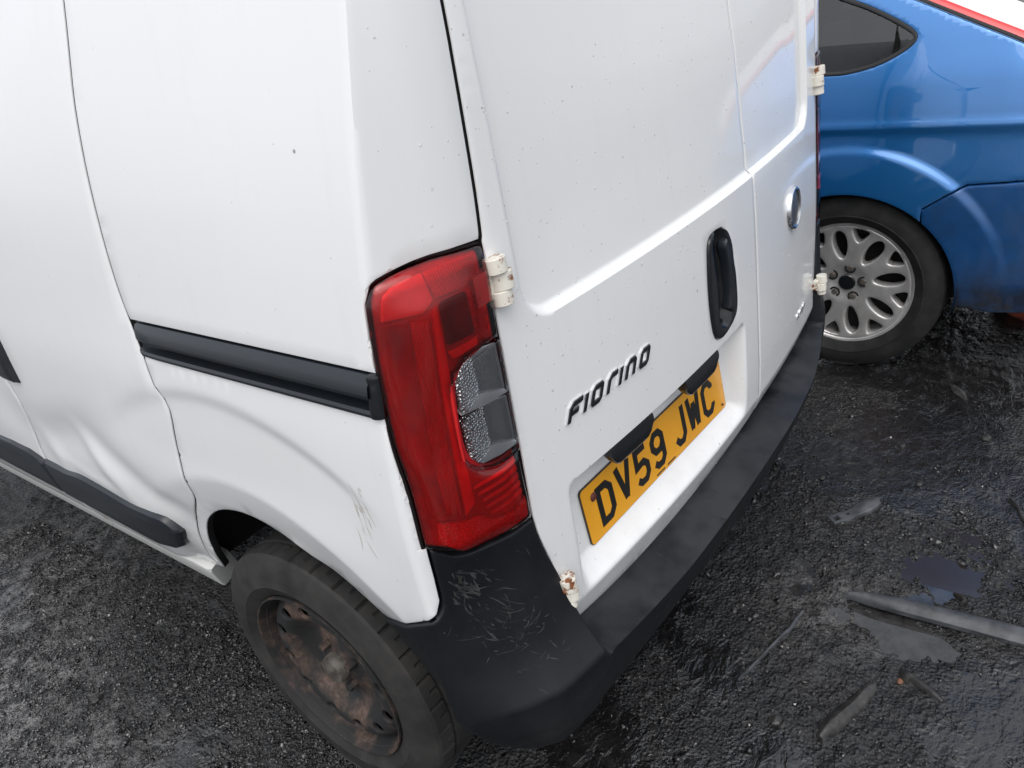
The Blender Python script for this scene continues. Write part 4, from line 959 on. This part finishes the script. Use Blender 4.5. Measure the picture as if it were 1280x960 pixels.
def alloy_wheel(c, ax, par):
    wn = node('wheel', par); cx, cy, cz = c
    t_ = tyre(c, ax, .3105, .216, .100, 'tyre', wn); t_.data.materials[0] = MATS['tyre_dark']
    V, F = lathe([(.211, .060), (.2185, .073), (.2195, .079), (.2165, .083), (.211, .0825), (.2065, .078), (.202, .068), (.196, -.06), (.18, -.09)], c, ax, 96); mk('rim', V, F, 'alloy', wn, sharp=45)
    holes = []
    for k in range(8):
        a = 2*math.pi*k/8+R(80); u = Vector((math.cos(a), math.sin(a))); t = Vector((-u.y, u.x))
        ov = []
        for q in np.linspace(0, 2*math.pi, 25)[:-1]:
            rr = .138+.050*math.cos(q); ww = .0218*(1+.20*math.cos(q)); ov.append(tuple(u*rr+t*ww*math.sin(q)))
        holes.append(ov)
        a += math.pi/8; u = Vector((math.cos(a), math.sin(a))); t = Vector((-u.y, u.x))
        tri = [(.152, 0), (.160, .010), (.182, .024), (.1935, .027), (.197, .018), (.1985, 0), (.197, -.018), (.1935, -.027), (.182, -.024), (.160, -.010)]
        holes.append([tuple(u*p+t*q) for p, q in tri])
    def dp(r): return np.interp(r, [0, .03, .045, .07, .11, .17, .2, .209], [.060, .060, .062, .070, .073, .075, .078, .079])
    def fn(u, v, d): return np.stack([cx+ax*(dp(np.hypot(u, v))+d), cy+u, cz+v], -1)
    circ = [(.209*math.cos(a), .209*math.sin(a)) for a in np.linspace(0, 2*math.pi, 97)[:-1]]
    panel('spoke_disc', circ, fn, 'alloy', wn, holes=holes, step=.009, edge=.006, er=.006, skirt=.030, flip=ax < 0, sharp=60)
    V, F = lathe([(.028, .055), (.028, .064), (.025, .067), (.001, .068)], c, ax, 28); mk('hub_cap', V, F, 'black_gloss', wn)
    for k in range(5):
        a = R(100)+2*math.pi*k/5; q = (cy+.054*math.cos(a), cz+.054*math.sin(a)); b = MB(); b.cyl((cx+ax*.050, *q), (cx+ax*.072, *q), .0125, 6, .011, bev=.2); b.build('wheel_nut', 'hub_grey', wn)
        V, F = lathe([(.0125, .0), (.019, .0015)], (cx+ax*.0665, *q), ax, 16); mk('nut_recess', V, F, 'brake_dark', wn)
    V, F = lathe([(.195, .0), (.02, .0)], c, ax, 40); mk('brake_disc', V, F, 'brake_dark', wn)
alloy_wheel((1.345, *WC), -1, CAR); alloy_wheel((2.935, *WC), 1, CAR); alloy_wheel((1.345, 2.723, .3076), -1, CAR)
# ================================================================== LITTER ON THE GROUND
m = MatB('grey_plastic', rough=.5); m.set('col', m.ramp(m.noise(22, 6, .65), [(.35, (.025, .027, .030)), (.7, (.085, .09, .10))])); m.bump(m.noise(300, 3), .3, .001)
m = MatB('muddy_black', rough=.42); m.set('col', m.ramp(m.noise(40, 6, .65), [(.35, (.010, .010, .010)), (.7, (.05, .047, .044))])); m.bump(m.noise(120, 4), .5, .002)
m = MatB('red_scrap', rough=.55); m.set('col', m.ramp(m.noise(25, 5), [(.35, (.08, .02, .015)), (.7, (.42, .10, .06))]))
m = MatB('pale_stone', rough=.6); m.set('col', m.ramp(m.noise(90, 4), [(.35, (.35, .30, .27)), (.7, (.62, .58, .55))]))
m = MatB('rust_brown', rough=.6); m.set('col', m.ramp(m.noise(60, 4), [(.35, (.06, .025, .015)), (.7, (.20, .09, .05))]))
def gz(x, y): return float(ground_z(x, y))
def sweep(name, path, widths, heights, mat, label, cat, n=9, roundness=1.6, wob=.0, group=None, lift=.0):
    """a lying, cambered strip: cross-section is an arch of given width and height"""
    r = np.random.default_rng(abs(hash(name+label)) % 1000 if False else len(label)*7); p = [np.array(q, float) for q in path]; V = []; F = []
    for i, q in enumerate(p):
        a = p[min(i+1, len(p)-1)]-p[max(i-1, 0)]; a = a[:2]/np.linalg.norm(a[:2]); no = np.array((-a[1], a[0])); w_, h_ = widths[i], heights[i]
        z0 = (q[2] if len(q) > 2 else gz(q[0], q[1])+.002)+lift
        for k in range(n):
            t = -1+2*k/(n-1); x, y = q[:2]+no*t*w_/2; V.append((x+wob*(r.random()-.5), y+wob*(r.random()-.5), z0+h_*(1-abs(t)**roundness)+wob*(r.random()-.5)))
        for k in (0, n-1): x, y = q[:2]+no*(-1 if k == 0 else 1)*w_*.49; V.append((x, y, z0-.012))
    m_ = n+2
    for i in range(len(p)-1):
        a, b_ = i*m_, (i+1)*m_
        for k in range(n-1): F.append((a+k, b_+k, b_+k+1, a+k+1))
        F += [(a+n, b_+n, b_, a), (a+n-1, b_+n-1, b_+n+1, a+n+1), (a+n+1, b_+n+1, b_+n, a+n)]
    F += [tuple(range(n))+(n+1, n), (tuple(len(V)-m_+k for k in range(n))+(len(V)-1, len(V)-2))[::-1]]
    return tag(mk(name, V, F, mat, sharp=40), label, cat, group)
q = [(.113+.045*t*0, -.250-.36*t*1.35) for t in np.linspace(0, 1, 16)]
q = [(.113+.043*t, -.250-.47*t, .012+.003*math.sin(t*5)) for t in np.linspace(0, 1, 18)]
sweep('trim_strip', q, [.012, .024, .033, .038, .041]+[.044+.001*k for k in range(13)], [.006, .010]+[.013]*16, 'grey_plastic', 'long grey plastic trim strip lying across the wet mud', 'trim strip', roundness=2.2)
sweep('broken_moulding', [(-.300, -.306), (-.27, -.316), (-.235, -.326), (-.19, -.341), (-.15, -.354), (-.118, -.362)], [.016, .034, .038, .036, .032, .016], [.008, .016, .017, .016, .013, .006], 'muddy_black', 'mud-covered black broken moulding lying nearest the picture bottom', 'moulding', wob=.003)
sweep('debris_shard', [(-.066, -.417), (-.075, -.438), (-.088, -.463), (-.102, -.487)], [.012, .020, .018, .006], [.006, .010, .009, .003], 'muddy_black', 'short dark shard lying between the broken moulding and the trim strip', 'shard', wob=.002)
sweep('debris_shard', [(-.058, -.402), (-.072, -.412), (-.086, -.420)], [.010, .015, .006], [.006, .009, .003], 'muddy_black', 'stubby dark chip touching the short shard beside the broken moulding', 'shard', wob=.002)
sweep('bent_wire', [(-.235, -.115), (-.18, -.130), (-.12, -.146), (-.075, -.158), (-.045, -.163), (-.01, -.166), (.03, -.170)], [.004, .006, .006, .007, .010, .010, .008], [.004]*7, 'grey_plastic', 'thin pale bent rod pressed into mud behind the rear bumper', 'rod', n=6)
b = MB()                                            # bracket with a square eye
def br(u, v): a = math.atan2(-.082, .113); return (.365+u*math.cos(a)-v*math.sin(a), -.140+u*math.sin(a)+v*math.cos(a))
ol = [(-.004, -.016), (.028, -.018), (.060, -.017), (.105, -.022), (.142, -.016), (.150, .004), (.138, .020), (.10, .018), (.058, .014), (.030, .018), (-.002, .016)]
eye = [(.006, -.008), (.022, -.008), (.022, .008), (.006, .008)]; eye2 = [(.050+.005*math.cos(a), .002+.005*math.sin(a)) for a in np.linspace(0, 6.28, 9)[:-1]]
def bfn2(u, v, d): x, y = zip(*[br(a, c_) for a, c_ in zip(u, v)]); return np.stack([x, y, .012+d+.012*np.clip((u-.06)/.09, 0, 1)+.3*(.02-np.abs(v))*np.clip((u-.05)/.05, 0, 1)], -1)
tag(panel('metal_bracket', ol, bfn2, 'grey_plastic', None, holes=[eye, eye2], step=.006, edge=.004, er=.002, skirt=.010), 'grey bracket with a square eye lying on the mud behind the bumper', 'bracket')
def rock(name, c, s, mat, label, cat, seed, group=None, sq=(1, .8, .5)):
    r = np.random.default_rng(seed); V = []; F = []; n, k = 9, 5
    for j in range(k+1):
        ph = math.pi*j/k
        for i in range(n):
            a = 2*math.pi*i/n; q = 1+.35*(r.random()-.5); V.append((c[0]+s*sq[0]*q*math.sin(ph)*math.cos(a), c[1]+s*sq[1]*q*math.sin(ph)*math.sin(a), gz(*c)+s*sq[2]*.6+s*sq[2]*math.cos(ph)))
    for j in range(k):
        for i in range(n): F.append((j*n+i, (j+1)*n+i, (j+1)*n+(i+1) % n, j*n+(i+1) % n))
    return tag(mk(name, V, F, mat, sharp=25), label, cat, group)
rock('pebble', (.288, -.432), .010, 'pale_stone', 'small pale pebble standing in the brown puddle', 'pebble', 1)
rock('pebble', (-.085, -.405), .008, 'rust_brown', 'small rusty brown stone beside the short dark shard', 'pebble', 2)
sweep('curled_scrap', [(.235, -.452), (.222, -.470), (.206, -.478), (.196, -.470)], [.006, .012, .014, .006], [.010, .016, .014, .006], 'muddy_black', 'dark curled scrap of plastic at the edge of the brown puddle', 'scrap', wob=.002)
sweep('dark_stick', [(.640, -.515), (.615, -.535), (.575, -.548), (.53, -.57)], [.014, .010, .008, .006], [.012, .008, .006, .004], 'muddy_black', 'thin black stick at the right edge beyond the brown puddle', 'stick', n=6, wob=.002)
sweep('flat_scrap', [(1.20, -.285), (1.165, -.31), (1.13, -.335)], [.012, .035, .010], [.006, .010, .005], 'muddy_black', 'flat dark scrap lying below the blue car sill', 'scrap', wob=.003)
sweep('flat_scrap', [(1.08, -.10), (1.06, -.118), (1.035, -.13)], [.010, .026, .010], [.006, .010, .004], 'muddy_black', 'small flat dark scrap just right of the van bumper end', 'scrap', wob=.003)
sweep('red_scrap', [(1.95, -.30), (1.90, -.355), (1.85, -.40), (1.80, -.45)], [.02, .07, .075, .05], [.015, .035, .03, .012], 'red_scrap', 'torn orange-red scrap lying under the blue car rear bumper', 'scrap', wob=.012)
for i, (x, y, s) in enumerate([(-.30, -.22, .016), (-.36, .04, .012), (.62, -.30, .013), (.80, -.22, .012), (.92, -.42, .017), (1.02, -.02, .010), (.55, -.06, .011), (-1.02, 1.22, .016), (-1.18, 1.62, .018), (-.95, 1.0, .012)]):
    rock('stone', (x, y), s, 'muddy_black', ['dark stone by the near end of the bent rod', 'dark stone under the rear bumper shadow', 'dark stone beyond the metal bracket, nearest to it', 'dark stone between the bracket and the blue car wheel', 'dark stone at the right beyond the black stick', 'small dark stone close to the alloy wheel', 'small dark stone between bumper end and bracket', 'dark stone on the left ground near the van wheel', 'dark stone on the left ground at the picture edge', 'small dark stone nearest in front of the steel wheel'][i], 'stone', 20+i, 'stones on the mud', (1, .7, .5))
